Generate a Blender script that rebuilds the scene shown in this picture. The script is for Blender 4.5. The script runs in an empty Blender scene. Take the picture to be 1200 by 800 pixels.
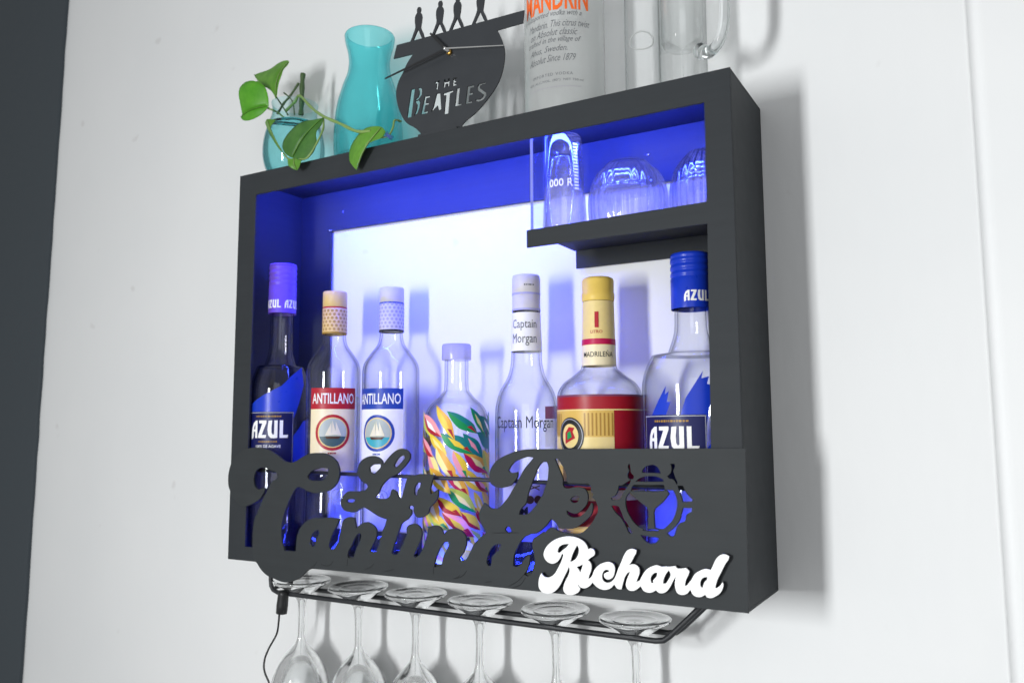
import bpy, bmesh, math, random
from mathutils import Vector, Matrix
from mathutils.geometry import tessellate_polygon
random.seed(7)
S = bpy.context.scene
C = S.collection
PI = math.pi

# ------------------------------------------------------------------ measured outlines, millimetres on their own planes (x, z)
PANEL = [[448.05,137.91],[643.24,139.91],[641.1,0.52],[551.27,0.51],[446.7,0.43],[347.82,0.32],[256.05,0.18],[199.59,0.08],[143.46,-0.49],[135.62,-3.13],[125.88,-11.13],[119.28,-14.45],[105.87,-18.84],[95.59,-19.1],[83.36,-16.68],[70.95,-13.73],[60.03,-7.12],[54.41,-1.28],[49.76,2.15],[46.73,9.49],[45.83,18.03],[45.24,32.18],[46.22,43.67],[48.52,53.96],[51.99,57.93],[58.65,72.19],[63.74,80.0],[67.12,85.19],[71.34,91.66],[75.6,96.85],[80.84,98.88],[84.6,102.13],[85.0,105.68],[80.49,108.37],[73.32,110.13],[64.27,112.52],[55.22,112.74],[48.08,109.01],[45.18,103.8],[44.4,96.05],[47.05,89.69],[53.54,86.68],[60.7,88.56],[63.79,87.89],[63.18,85.07],[60.11,80.9],[56.67,76.58],[49.6,71.85],[38.81,67.6],[28.73,65.65],[20.25,67.77],[12.49,73.06],[4.5,81.92],[0.32,89.66],[-0.75,100.16],[1.24,110.74],[6.47,121.37],[15.6,129.37],[25.72,134.44],[37.73,136.6],[50.59,137.2],[61.55,135.97],[74.26,132.47],[85.1,127.22],[94.07,122.13],[101.12,119.96],[108.03,120.19],[116.53,122.8],[124.9,127.27],[134.93,130.47],[148.24,131.58],[159.79,130.7],[169.65,127.14],[177.06,121.17],[180.95,112.79],[180.67,104.35],[176.08,95.81],[167.38,89.53],[154.46,85.86],[142.93,85.49],[132.87,87.25],[124.37,90.07],[119.58,91.53],[114.2,89.14],[109.28,82.78],[104.38,75.15],[99.5,66.26],[94.74,53.61],[92.58,41.07],[93.89,28.76],[98.63,16.96],[116.55,17.29],[117.1,26.48],[118.47,36.34],[122.45,43.9],[127.34,49.05],[133.89,53.64],[143.77,56.54],[155.23,57.93],[166.58,58.22],[176.21,58.08],[182.28,57.53],[179.56,51.69],[176.81,46.79],[172.66,40.61],[168.87,32.06],[167.92,25.46],[169.9,23.21],[174.68,23.76],[177.01,26.04],[180.4,30.39],[183.33,40.03],[185.95,49.64],[188.93,56.9],[193.59,59.72],[204.49,60.0],[205.86,54.19],[207.52,48.42],[210.85,51.52],[215.4,54.09],[222.99,56.21],[230.59,53.7],[235.17,49.89],[236.76,44.22],[232.46,33.61],[228.07,27.0],[227.36,24.65],[231.13,24.1],[235.89,25.79],[238.79,30.56],[241.33,38.74],[244.16,46.93],[248.47,55.18],[250.16,60.31],[245.41,61.23],[239.44,62.79],[231.88,65.92],[222.72,70.18],[217.34,71.94],[210.5,68.49],[204.37,65.88],[196.57,66.13],[187.87,68.72],[184.6,73.34],[184.45,79.3],[188.3,84.21],[192.94,88.17],[203.87,89.23],[214.68,90.16],[221.08,92.12],[223.17,94.76],[221.91,97.08],[216.04,99.51],[210.06,105.03],[207.17,109.71],[208.73,116.87],[212.49,122.87],[218.59,126.5],[226.2,128.72],[233.8,128.45],[239.88,126.17],[243.23,122.7],[244.04,119.21],[246.68,122.17],[251.8,127.48],[259.11,133.36],[266.4,136.66],[272.22,137.05],[277.31,135.24],[280.67,131.82],[281.01,127.24],[278.18,122.62],[271.04,115.62],[263.84,109.73],[253.61,105.46],[246.28,100.07],[241.88,95.3],[238.99,89.41],[233.53,83.76],[237.61,82.39],[245.08,82.31],[250.99,83.45],[254.63,86.45],[256.03,91.1],[257.47,93.22],[261.16,91.84],[264.12,89.06],[265.62,85.68],[267.83,83.47],[269.99,84.12],[272.1,89.32],[274.18,96.23],[276.27,101.99],[278.66,106.39],[286.94,108.51],[292.6,110.11],[299.65,110.49],[306.65,110.08],[314.56,109.69],[312.5,107.4],[310.19,101.74],[308.44,94.98],[308.9,89.4],[313.72,92.13],[318.52,94.95],[318.56,88.61],[315.85,82.96],[311.06,78.33],[307.63,74.85],[306.28,70.34],[301.44,66.56],[293.06,64.15],[289.52,65.67],[288.08,67.29],[286.63,70.6],[286.87,74.9],[283.72,76.69],[280.46,75.43],[280.62,73.17],[283.35,72.16],[283.82,68.23],[283.12,66.51],[278.9,61.8],[273.91,59.29],[270.35,56.51],[268.25,51.65],[264.74,43.52],[260.53,33.08],[257.44,25.18],[260.66,23.36],[265.0,24.33],[267.84,27.9],[270.65,32.59],[274.17,38.44],[277.64,47.08],[277.58,52.71],[280.39,55.9],[284.65,57.24],[291.72,56.81],[296.82,52.05],[297.71,46.53],[296.09,40.88],[290.58,30.52],[287.13,24.16],[289.26,22.42],[293.45,24.6],[298.96,32.17],[302.37,40.14],[304.67,46.93],[306.41,54.23],[311.23,56.7],[318.08,57.05],[322.19,55.06],[324.25,51.88],[325.76,48.67],[330.32,52.98],[334.35,54.61],[342.36,55.04],[348.99,52.69],[353.6,47.55],[354.27,42.21],[350.36,31.21],[345.11,25.25],[346.7,22.57],[352.34,24.05],[359.5,33.96],[364.03,41.74],[369.83,46.9],[378.15,53.23],[375.6,57.35],[371.76,62.49],[369.18,70.94],[369.18,70.94],[371.12,75.86],[375.75,83.03],[378.82,81.32],[382.64,78.48],[387.71,77.63],[394.01,79.48],[399.03,83.92],[404.04,89.39],[410.27,98.56],[415.23,105.56],[418.94,111.97],[423.87,119.23],[428.77,124.25],[433.4,129.24],[428.81,130.03],[419.04,128.02],[411.64,124.53],[406.65,119.67],[404.65,116.23],[406.01,114.66],[410.35,113.9],[415.04,115.05],[415.26,110.83],[411.54,105.46],[406.57,101.1],[400.34,99.33],[395.33,98.65],[389.03,99.54],[383.95,102.61],[382.05,107.4],[382.05,112.24],[385.26,119.84],[391.62,126.39],[404.22,132.43],[416.64,136.26],[434.91,137.87]]
PANEL_HOLES = [[[132.35,104.47],[137.23,109.5],[145.46,112.74],[155.31,114.5],[163.5,113.68],[163.99,107.61],[161.32,103.9],[155.69,100.73],[147.5,99.06],[139.19,99.71],[133.26,102.02]],[[142.73,24.21],[138.83,27.82],[139.8,33.93],[142.63,38.93],[147.47,42.58],[152.03,43.67],[151.36,38.21],[147.77,31.99],[145.48,25.83]],[[212.55,43.44],[214.88,41.82],[214.21,37.13],[209.76,29.88],[206.8,23.87],[205.36,19.11],[204.66,16.04],[196.93,15.26],[195.33,17.26],[196.75,23.2],[201.28,29.34],[204.99,36.58],[208.75,41.47]],[[331.73,41.38],[332.81,38.72],[329.09,31.95],[325.75,26.28],[323.77,18.52],[322.44,15.37],[314.28,14.32],[314.26,17.82],[316.93,25.67],[320.96,33.6],[326.35,39.96]],[[292.69,101.29],[295.52,100.79],[294.85,96.83],[292.06,93.36],[290.7,87.67],[287.86,88.14],[287.1,93.21],[289.18,98.36]],[[259.31,118.88],[262.18,123.55],[267.96,128.82],[273.03,130.6],[274.09,127.16],[269.5,122.5],[263.73,117.8],[260.81,116.94]],[[225.76,111.27],[224.91,115.96],[229.42,118.98],[236.97,119.69],[240.73,119.98],[241.07,117.41],[237.08,113.25],[232.61,110.0],[228.83,109.92]],[[193.14,79.38],[199.38,80.79],[205.63,79.84],[204.12,77.65],[197.91,76.47],[192.4,77.45]],[[394.53,43.1],[395.77,41.6],[393.89,37.81],[388.87,33.8],[385.09,29.86],[384.45,25.08],[383.81,20.83],[380.66,20.59],[378.76,23.62],[379.4,27.88],[381.94,34.39],[385.11,38.82],[390.15,42.3]],[[402.68,60.89],[406.38,60.03],[408.21,56.47],[405.74,53.72],[402.65,55.12],[400.18,57.61]],[[444.37,125.2],[448.52,125.06],[450.01,120.93],[449.95,114.72],[448.93,107.46],[447.11,102.24],[444.09,94.92],[439.27,87.52],[433.24,80.04],[424.77,73.45],[416.88,73.3],[418.12,77.32],[424.85,84.9],[427.34,94.37],[432.25,105.99],[435.92,114.43],[439.57,121.28]],[[473.67,89.8],[475.4,91.89],[479.97,93.56],[482.8,93.66],[482.75,90.13],[480.45,87.53],[477.61,86.91],[474.78,87.82]],[[457.38,128.28],[460.3,128.32],[463.74,124.25],[467.72,118.15],[469.94,112.06],[469.89,107.47],[472.16,105.49],[482.4,105.46],[492.51,105.53],[495.26,102.59],[495.75,98.6],[497.38,96.65],[496.98,92.64],[500.03,89.76],[502.16,84.87],[502.06,78.91],[499.79,74.84],[496.95,70.24],[491.88,64.52],[485.11,59.18],[476.08,57.67],[465.83,58.31],[463.54,58.79],[458.94,60.26],[454.33,62.55],[450.23,61.31],[445.5,56.97],[443.74,57.7],[436.6,52.89],[432.41,50.07],[431.54,45.91],[432.32,38.78],[433.82,33.76],[434.02,28.66],[432.78,22.45],[429.76,16.09],[426.16,14.07],[422.21,15.49],[425.6,19.85],[428.04,26.18],[429.05,33.43],[427.51,34.66],[422.06,29.86],[417.19,23.84],[413.54,22.02],[409.89,22.78],[409.91,26.92],[411.17,34.27],[414.86,40.73],[418.55,47.18],[423.17,51.59],[428.25,54.16],[435.43,55.9],[443.77,60.97],[452.66,70.62],[456.71,67.76],[462.43,61.96],[469.31,62.13],[476.15,62.69],[484.09,66.61],[489.75,70.89],[494.26,75.08],[496.54,78.67],[497.16,82.68],[497.22,86.67],[495.57,87.6],[493.29,83.52],[488.75,78.33],[484.21,74.62],[479.69,73.41],[474.02,73.65],[470.07,76.5],[469.76,79.32],[471.81,78.4],[476.34,76.78],[482.0,77.53],[486.55,81.24],[490.53,85.41],[492.28,90.48],[491.82,96.47],[489.08,100.4],[484.6,101.78],[476.67,101.55],[472.09,100.4],[467.5,100.78],[465.81,103.79],[465.87,108.9],[463.63,115.0],[460.8,121.11]]]
EMBLEM_HOLES = [[[547.76,116.93],[547.8,118.68],[549.95,121.64],[554.14,123.65],[558.28,124.2],[562.35,122.34],[564.32,119.48],[565.47,116.62],[560.17,116.99],[553.99,117.05]],[[541.3,108.99],[544.5,111.5],[549.76,113.28],[555.98,114.0],[562.13,113.46],[567.17,111.37],[568.14,109.48],[554.83,108.94]],[[536.07,100.64],[537.51,103.81],[539.66,105.63],[554.76,105.85],[568.06,106.41],[569.01,103.76],[568.54,101.07],[551.53,100.15],[536.37,99.87]],[[535.09,99.05],[536.84,96.96],[544.05,90.9],[552.39,83.81],[552.5,75.36],[552.01,67.3],[546.62,66.63],[540.45,69.48],[535.33,75.52],[531.78,82.16],[530.54,88.94],[531.72,94.84]],[[570.48,101.89],[577.0,101.62],[579.84,95.55],[580.51,90.84],[579.53,84.19],[576.34,76.5],[571.19,70.58],[566.06,66.99],[558.67,67.55],[558.15,75.63],[558.54,83.3],[565.62,89.8],[573.11,98.64]],[[547.64,65.91],[554.86,66.49],[561.99,66.11],[562.47,64.9],[554.82,64.58],[547.09,64.54]],[[544.93,60.58],[552.64,59.3],[560.81,59.11],[562.6,57.8],[559.68,54.78],[554.55,53.32],[549.46,55.11],[546.44,58.27]],[[534.78,124.81],[533.67,122.34],[534.65,118.42],[533.19,114.47],[533.76,111.54],[536.6,110.43],[539.05,111.66],[539.31,114.11],[536.72,116.5],[536.07,120.41],[535.51,124.33]],[[536.6,110.43],[531.77,107.57],[527.45,104.99],[524.24,104.61],[522.51,98.46],[519.74,94.62],[515.93,92.81],[516.98,91.18],[520.75,91.02],[526.15,93.18],[528.37,97.66],[531.67,102.66],[534.93,106.67]],[[516.34,85.44],[519.58,86.06],[523.86,85.25],[525.91,80.93],[528.95,73.27],[531.03,71.43],[536.63,62.52],[535.03,60.99],[532.95,62.32],[528.89,70.35],[524.74,76.0],[522.11,77.83],[519.48,80.66]],[[575.11,125.43],[578.63,125.48],[579.07,123.1],[577.47,119.25],[578.37,115.46],[581.19,108.86],[580.34,107.13],[577.26,111.62],[573.27,112.48],[571.8,114.36],[574.9,117.29],[576.01,121.14]],[[581.11,106.01],[586.08,106.15],[589.82,98.72],[594.59,94.19],[593.56,92.28],[585.69,91.98]],[[585.54,86.52],[593.89,86.86],[593.32,83.84],[588.83,80.84],[587.2,75.14],[582.21,73.02],[576.95,61.93],[572.94,60.76],[570.0,63.43],[576.12,68.0],[582.28,75.84],[584.44,82.52]]]
GROOVES = [[[150.09,8.14],[146.93,4.32],[138.86,-1.08]],[[155.84,6.17],[162.36,4.28],[169.56,5.41],[174.23,9.89]],[[195.38,14.92],[195.61,11.43],[194.79,6.7]],[[233.59,11.89],[228.42,7.5],[220.93,4.97]],[[247.79,4.77],[255.09,6.13],[260.88,8.26]],[[313.6,14.49],[312.94,10.61],[313.66,6.84]],[[346.48,8.39],[342.54,5.71],[338.57,4.52]],[[354.98,13.87],[350.42,8.7],[343.86,5.49],[338.57,4.52]],[[385.04,5.72],[381.27,4.88],[377.47,3.83]],[[421.97,14.96],[414.68,8.2],[408.57,4.6],[403.66,2.11]],[[423.75,12.54],[418.29,5.43],[413.43,2.96],[408.56,1.51]],[[386.4,53.48],[398.93,54.39],[416.16,55.34]]]
NAME = [[447.3,36.97],[449.1,42.64],[453.79,47.98],[460.76,52.42],[468.78,55.1],[477.84,55.92],[485.64,54.39],[491.14,51.27],[493.84,47.51],[494.68,45.11],[497.11,46.15],[499.83,45.44],[501.43,43.11],[500.84,40.14],[497.52,37.77],[494.2,35.28],[496.9,33.04],[497.93,29.21],[496.76,24.25],[495.06,20.22],[494.59,17.95],[496.69,19.38],[498.35,21.46],[500.61,26.5],[505.03,31.2],[510.47,34.02],[515.84,35.09],[520.06,33.28],[521.38,30.02],[520.99,26.15],[519.32,21.71],[515.55,19.29],[512.35,19.51],[510.46,21.47],[510.61,23.89],[513.0,25.53],[515.47,26.2],[515.18,27.82],[511.96,27.57],[509.45,25.25],[508.42,21.3],[509.33,18.0],[512.83,16.18],[517.11,17.21],[520.89,20.88],[524.2,28.32],[527.5,35.27],[530.78,42.2],[534.01,46.72],[538.22,48.42],[542.96,47.59],[542.27,44.41],[540.67,41.92],[537.97,36.98],[535.41,33.75],[537.92,34.6],[542.06,34.43],[545.09,31.82],[545.52,28.08],[543.87,23.23],[542.14,19.31],[544.83,20.48],[548.02,25.45],[552.22,30.95],[557.36,34.16],[562.43,35.66],[566.61,34.67],[570.41,35.14],[573.38,35.18],[579.42,36.28],[580.75,34.53],[584.16,34.33],[589.24,35.36],[592.06,32.46],[591.31,29.84],[589.78,26.97],[588.22,23.18],[587.65,19.84],[589.6,20.56],[593.59,25.46],[596.61,30.26],[601.48,33.83],[607.23,35.82],[611.36,35.23],[613.97,40.67],[616.93,45.85],[620.75,48.82],[624.48,49.34],[627.66,47.94],[627.13,45.67],[624.22,41.42],[620.28,33.94],[616.82,27.38],[614.75,20.92],[615.38,20.08],[618.51,22.14],[621.04,25.76],[621.82,24.21],[621.24,20.59],[618.79,16.35],[614.98,13.32],[610.25,11.36],[606.98,11.68],[605.63,13.81],[602.74,11.92],[598.92,11.2],[595.14,12.4],[592.39,16.97],[589.4,13.24],[584.52,11.7],[580.66,12.9],[578.81,16.87],[578.54,21.45],[579.57,27.06],[577.01,23.16],[573.91,17.36],[569.84,12.85],[565.83,11.38],[562.36,12.18],[560.9,13.63],[556.82,11.4],[552.77,10.85],[548.74,12.36],[546.27,16.09],[542.61,12.76],[538.46,10.98],[534.33,11.55],[532.1,14.67],[532.62,19.46],[535.13,25.36],[536.23,28.01],[534.12,26.71],[531.44,23.17],[529.23,17.28],[527.55,11.43],[523.88,11.58],[520.57,15.3],[517.54,11.98],[512.18,9.59],[506.82,9.79],[501.47,12.51],[498.8,15.19],[496.02,12.04],[491.61,9.42],[487.21,9.33],[485.01,10.61],[483.71,12.65],[483.91,11.0],[485.87,8.73],[484.95,6.21],[480.47,2.87],[474.88,1.68],[470.4,2.45],[468.18,5.7],[468.8,10.19],[471.12,15.33],[474.0,20.49],[474.96,25.51],[474.32,27.73],[471.77,22.29],[468.89,17.12],[464.83,9.85],[461.37,5.59],[456.77,2.2],[451.01,0.69],[445.23,1.66],[442.0,5.39],[441.58,10.37],[442.44,14.96],[444.81,19.58],[446.53,17.3],[450.58,15.83],[455.2,17.0],[459.83,20.86],[462.74,25.57],[466.23,31.79],[468.57,37.93],[467.46,39.65],[465.36,35.22],[462.24,31.51],[457.06,29.13],[451.88,30.26],[448.43,33.53]]
NAME_HOLES = [[[462.35,41.0],[464.11,45.11],[468.7,47.9],[474.59,48.77],[472.07,45.62],[468.18,42.88],[465.42,40.51],[463.48,39.78]],[[483.33,48.32],[484.95,44.97],[484.33,40.0],[480.91,34.83],[475.84,32.19],[477.59,37.56],[480.47,43.69]],[[489.18,31.0],[487.46,26.46],[486.3,22.94],[484.68,25.76],[482.49,28.05],[485.84,29.28]],[[562.27,28.93],[560.26,28.77],[557.17,26.18],[555.88,22.8],[556.51,19.59],[558.53,19.76],[558.28,21.79],[560.14,24.09],[562.01,26.57]],[[573.3,32.11],[570.23,28.16],[568.12,23.35],[567.54,20.05],[569.53,20.22],[572.59,23.72],[574.79,28.52]],[[607.97,28.91],[604.64,28.18],[601.68,24.31],[601.57,20.68],[603.43,19.21],[604.17,21.81],[605.48,24.63],[607.43,26.6]]]
CLOCK = [[247.73,608.16],[419.65,605.12],[417.98,591.1],[385.89,591.11],[390.74,580.65],[394.74,568.0],[393.87,549.84],[387.35,532.03],[373.19,515.77],[355.52,501.94],[344.33,496.37],[339.82,492.35],[339.83,489.42],[283.28,489.19],[283.24,494.24],[277.14,500.46],[263.0,510.32],[254.17,523.87],[249.0,537.85],[247.56,551.12],[251.16,563.34],[257.29,572.36],[263.38,582.38],[271.91,591.45],[243.2,592.36]]
CLOCK_LETTERS = [[[269.31,549.0],[274.81,549.08],[269.98,515.83],[263.54,516.09]],[[278.93,548.44],[282.72,548.64],[285.01,545.59],[284.62,539.31],[279.82,534.98],[275.58,534.34],[275.86,536.32],[279.04,537.69],[280.82,541.39],[280.93,545.2]],[[275.28,533.89],[279.83,534.34],[282.28,530.89],[281.44,524.71],[278.77,518.91],[273.64,516.12],[274.83,518.68],[277.21,523.04],[278.06,529.23],[275.9,532.23]],[[288.86,536.5],[296.34,535.79],[296.05,534.08],[291.13,533.99],[290.28,528.21],[294.61,528.07],[294.33,526.1],[289.85,526.02],[288.27,518.5],[293.8,518.39],[292.77,516.08],[283.48,516.05],[285.94,526.32]],[[305.22,536.41],[310.38,536.06],[311.96,516.57],[308.3,516.07],[306.5,522.07],[303.87,519.86],[298.72,516.13],[297.97,516.54],[300.9,521.97]],[[314.78,534.74],[327.82,535.67],[328.12,533.49],[323.8,532.68],[321.45,509.67],[315.65,509.96],[318.0,531.92],[314.35,532.2]],[[332.85,536.44],[337.13,536.49],[335.05,518.02],[339.75,518.15],[339.33,515.9],[330.06,516.21]],[[347.06,535.8],[356.19,535.64],[355.91,533.25],[351.01,533.09],[350.03,527.53],[354.1,527.64],[354.1,525.07],[349.62,524.8],[348.51,517.67],[353.41,517.87],[352.71,515.94],[344.28,515.73]],[[370.74,535.47],[371.01,533.59],[366.6,533.95],[363.42,532.82],[363.42,530.02],[367.29,526.5],[371.41,523.18],[371.82,520.06],[368.66,516.49],[362.45,515.12],[357.6,516.99],[358.29,518.68],[362.45,517.55],[366.6,519.35],[367.98,522.09],[364.53,525.27],[360.37,528.61],[359.68,532.42],[362.45,535.48]],[[303.05,550.76],[309.84,551.02],[309.85,549.0],[307.79,548.83],[306.67,541.14],[304.31,541.14],[305.44,548.59],[303.07,548.48]],[[315.85,550.81],[318.04,550.82],[317.77,547.24],[320.97,547.41],[321.25,550.47],[323.57,550.45],[322.45,541.45],[320.13,541.46],[320.69,545.09],[317.64,545.01],[316.93,541.41],[314.45,541.33]],[[328.05,549.7],[333.09,549.69],[332.95,547.85],[330.22,547.71],[329.79,546.06],[331.95,546.08],[331.81,544.37],[329.66,544.23],[329.38,542.42],[332.25,542.53],[331.97,540.36],[327.08,540.43]]]
CLOCK_PTS = [[322.88,581.55],[236.94,566.33],[300.37,606.89],[399.61,566.25],[327.54,574.42]]
LEAVES = {"A":[[-39.56,654.09],[-19.22,650.99],[5.33,649.94],[15.17,656.02],[27.12,656.24],[36.14,652.6],[37.33,646.31],[34.62,639.42],[34.98,628.84],[31.48,616.13],[26.99,603.63],[24.21,598.22],[20.95,606.41],[6.5,618.55],[-8.1,629.33],[-26.1,641.76]],"S":[[-53.66,640.77],[-42.19,645.28],[-31.72,646.06],[-16.84,637.32],[-14.58,632.2],[-43.96,637.08]],"B":[[-30.15,608.83],[-28.46,617.58],[-18.46,624.51],[-4.2,624.39],[8.08,619.44],[16.33,612.41],[19.07,602.9],[17.24,588.45],[9.63,579.62],[-2.19,574.54],[-18.38,574.0],[-28.79,577.54],[-35.22,582.59],[-28.12,585.71],[-27.41,593.12]],"C":[[24.94,559.48],[36.55,559.77],[46.96,558.57],[45.14,546.08],[51.34,532.95],[60.96,517.62],[68.04,507.93],[58.75,516.33],[44.57,530.8],[30.09,547.25]],"D":[[139.62,538.98],[140.92,529.86],[136.02,519.54],[137.44,506.42],[133.63,494.28],[125.47,487.69],[112.78,488.27],[99.82,492.14],[88.76,498.97],[82.25,509.98],[84.7,521.07],[94.18,530.81],[111.21,537.33],[128.17,537.23]],"F":[[98.64,488.22],[107.18,489.18],[117.93,484.91],[124.33,482.21],[119.25,476.66],[110.87,474.04],[102.16,479.52]],"E":[[191.89,478.32],[192.6,490.65],[200.22,500.16],[211.72,507.31],[227.02,508.22],[238.4,505.26],[245.05,498.64],[242.37,491.54],[231.16,488.27],[217.92,484.54],[206.52,477.31],[201.85,468.85],[203.99,459.24],[197.04,466.58],[193.01,471.91]]}
STEMS = [[[21.33,-60.0,590.29],[41.87,-65.0,596.3],[56.33,-70.0,600.37],[97.23,-90.0,568.8],[136.43,-110.0,542.87],[171.5,-119.0,523.78],[202.03,-124.0,506.82],[224.15,-125.0,502.3]],[[136.13,-110.0,541.02],[144.42,-118.0,523.74],[140.79,-124.0,504.82],[128.55,-127.0,486.87],[113.8,-127.0,487.0]],[[237.8,-123.0,492.7],[246.59,-120.0,494.29],[249.01,-115.0,504.61],[247.73,-110.0,515.73],[249.34,-100.0,517.19]],[[51.27,-60.0,636.49],[50.28,-60.0,618.72],[50.2,-60.0,596.33],[49.21,-60.0,578.67]],[[43.85,-60.0,624.63],[30.63,-62.0,608.73],[19.0,-62.0,600.63],[5.35,-60.0,588.98]],[[11.29,-85.0,588.19],[18.12,-80.0,584.81],[17.76,-70.0,584.58],[21.75,-60.0,578.16]],[[8.7,-70.0,613.54],[16.07,-65.0,600.18],[25.53,-60.0,583.42]],[[24.66,-68.0,612.34],[37.88,-65.0,598.63],[37.43,-60.0,581.03]],[[70.1,-110.0,506.98],[89.43,-120.0,494.04],[105.23,-127.0,488.48]]]
LED_COL = (0.028, 0.055, 1.0)
LED_POWER = 330.0
LOW_FILL = 90.0
KEY = 16.0
FILL = 9.0
WORLD = 0.53

# ------------------------------------------------------------------ dimensions (metres)
W, H, D = 0.640, 0.487, 0.1166      # cabinet outside
T = 0.003                           # sheet thickness
FRONT = -D                          # front plane of the frame
SIGN = -D - T                       # front plane of the lettering panel

# ------------------------------------------------------------------ materials
def lin(r, g, b):
    f = lambda c: ((c/255+0.055)/1.055)**2.4 if c > 10 else c/255/12.92
    return (f(r), f(g), f(b), 1)
def new_mat(name):
    m = bpy.data.materials.new(name); m.use_nodes = True
    nt = m.node_tree; nt.nodes.clear()
    out = nt.nodes.new('ShaderNodeOutputMaterial')
    return m, nt, out
def paint(name, col, rough=0.5, var=0.08, bump=0.0, scale=60, metal=0.0, spec=0.5, detail=6, coat=0.0):
    m, nt, out = new_mat(name)
    b = nt.nodes.new('ShaderNodeBsdfPrincipled')
    tc = nt.nodes.new('ShaderNodeTexCoord')
    n = nt.nodes.new('ShaderNodeTexNoise'); n.inputs['Scale'].default_value = scale; n.inputs['Detail'].default_value = detail
    nt.links.new(tc.outputs['Object'], n.inputs['Vector'])
    mx = nt.nodes.new('ShaderNodeMix'); mx.data_type = 'RGBA'
    mx.inputs[6].default_value = tuple(c*(1-var) for c in col[:3])+(1,)
    mx.inputs[7].default_value = tuple(min(1, c*(1+var)) for c in col[:3])+(1,)
    nt.links.new(n.outputs['Fac'], mx.inputs[0]); nt.links.new(mx.outputs[2], b.inputs['Base Color'])
    mr = nt.nodes.new('ShaderNodeMapRange')
    mr.inputs[3].default_value = max(0.02, rough-0.08); mr.inputs[4].default_value = min(1, rough+0.08)
    nt.links.new(n.outputs['Fac'], mr.inputs[0]); nt.links.new(mr.outputs[0], b.inputs['Roughness'])
    b.inputs['Metallic'].default_value = metal
    b.inputs['Specular IOR Level'].default_value = spec
    b.inputs['Coat Weight'].default_value = coat
    if bump:
        bp = nt.nodes.new('ShaderNodeBump'); bp.inputs['Strength'].default_value = bump; bp.inputs['Distance'].default_value = 0.002
        nt.links.new(n.outputs['Fac'], bp.inputs['Height']); nt.links.new(bp.outputs[0], b.inputs['Normal'])
    nt.links.new(b.outputs[0], out.inputs[0])
    return m
def thin_glass(name, tint=(0.985, 0.99, 0.99), edge=(0.62, 0.66, 0.68), rough=0.02, milk=0.0, milkcol=(0.8, 0.8, 0.8), ior=1.5, refract=0.0):
    """A glass wall a couple of millimetres thick: what is seen through it is tinted more where the path through the wall is longer."""
    m, nt, out = new_mat(name)
    lw = nt.nodes.new('ShaderNodeLayerWeight'); lw.inputs['Blend'].default_value = 0.5
    mx = nt.nodes.new('ShaderNodeMix'); mx.data_type = 'RGBA'
    mx.inputs[6].default_value = tint+(1,); mx.inputs[7].default_value = edge+(1,)
    p3 = nt.nodes.new('ShaderNodeMath'); p3.operation = 'POWER'; p3.inputs[1].default_value = 3.0
    lw.inputs['Blend'].default_value = 0.5
    nt.links.new(lw.outputs['Facing'], p3.inputs[0]); nt.links.new(p3.outputs[0], mx.inputs[0])
    tr = nt.nodes.new('ShaderNodeBsdfTransparent'); nt.links.new(mx.outputs[2], tr.inputs[0])
    last = tr.outputs[0]
    if milk:
        df = nt.nodes.new('ShaderNodeBsdfDiffuse'); df.inputs[0].default_value = milkcol+(1,)
        tl = nt.nodes.new('ShaderNodeBsdfTranslucent'); tl.inputs[0].default_value = milkcol+(1,)
        a = nt.nodes.new('ShaderNodeMixShader'); a.inputs[0].default_value = 0.45
        nt.links.new(df.outputs[0], a.inputs[1]); nt.links.new(tl.outputs[0], a.inputs[2])
        k = nt.nodes.new('ShaderNodeMixShader'); k.inputs[0].default_value = milk
        nt.links.new(last, k.inputs[1]); nt.links.new(a.outputs[0], k.inputs[2]); last = k.outputs[0]
    gl = nt.nodes.new('ShaderNodeBsdfGlossy'); gl.inputs['Roughness'].default_value = rough
    # Schlick reflectance of an air-glass wall, the same seen from inside or outside
    l2 = nt.nodes.new('ShaderNodeLayerWeight'); l2.inputs['Blend'].default_value = 0.5
    pw = nt.nodes.new('ShaderNodeMath'); pw.operation = 'POWER'; pw.inputs[1].default_value = 5.0
    nt.links.new(l2.outputs['Facing'], pw.inputs[0])
    f0 = ((ior-1)/(ior+1))**2
    fr = nt.nodes.new('ShaderNodeMath'); fr.operation = 'MULTIPLY_ADD'; fr.inputs[1].default_value = 1-f0; fr.inputs[2].default_value = f0
    nt.links.new(pw.outputs[0], fr.inputs[0])
    bp = nt.nodes.new('ShaderNodeBump'); bp.inputs['Strength'].default_value = 0.12; bp.inputs['Distance'].default_value = 0.002
    tc = nt.nodes.new('ShaderNodeTexCoord')
    nz = nt.nodes.new('ShaderNodeTexNoise'); nz.inputs['Scale'].default_value = 28; nz.inputs['Detail'].default_value = 2
    nt.links.new(tc.outputs['Object'], nz.inputs['Vector'])
    nt.links.new(nz.outputs['Fac'], bp.inputs['Height']); nt.links.new(bp.outputs[0], gl.inputs['Normal'])
    mix = nt.nodes.new('ShaderNodeMixShader')
    nt.links.new(fr.outputs[0], mix.inputs[0]); nt.links.new(last, mix.inputs[1]); nt.links.new(gl.outputs[0], mix.inputs[2])
    last = mix.outputs[0]
    if refract:
        g = nt.nodes.new('ShaderNodeBsdfGlass'); g.inputs[0].default_value = tint+(1,); g.inputs['IOR'].default_value = 1.47; g.inputs['Roughness'].default_value = 0.02
        k = nt.nodes.new('ShaderNodeMixShader'); k.inputs[0].default_value = refract
        nt.links.new(last, k.inputs[1]); nt.links.new(g.outputs[0], k.inputs[2]); last = k.outputs[0]
    nt.links.new(last, out.inputs[0])
    return m
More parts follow.
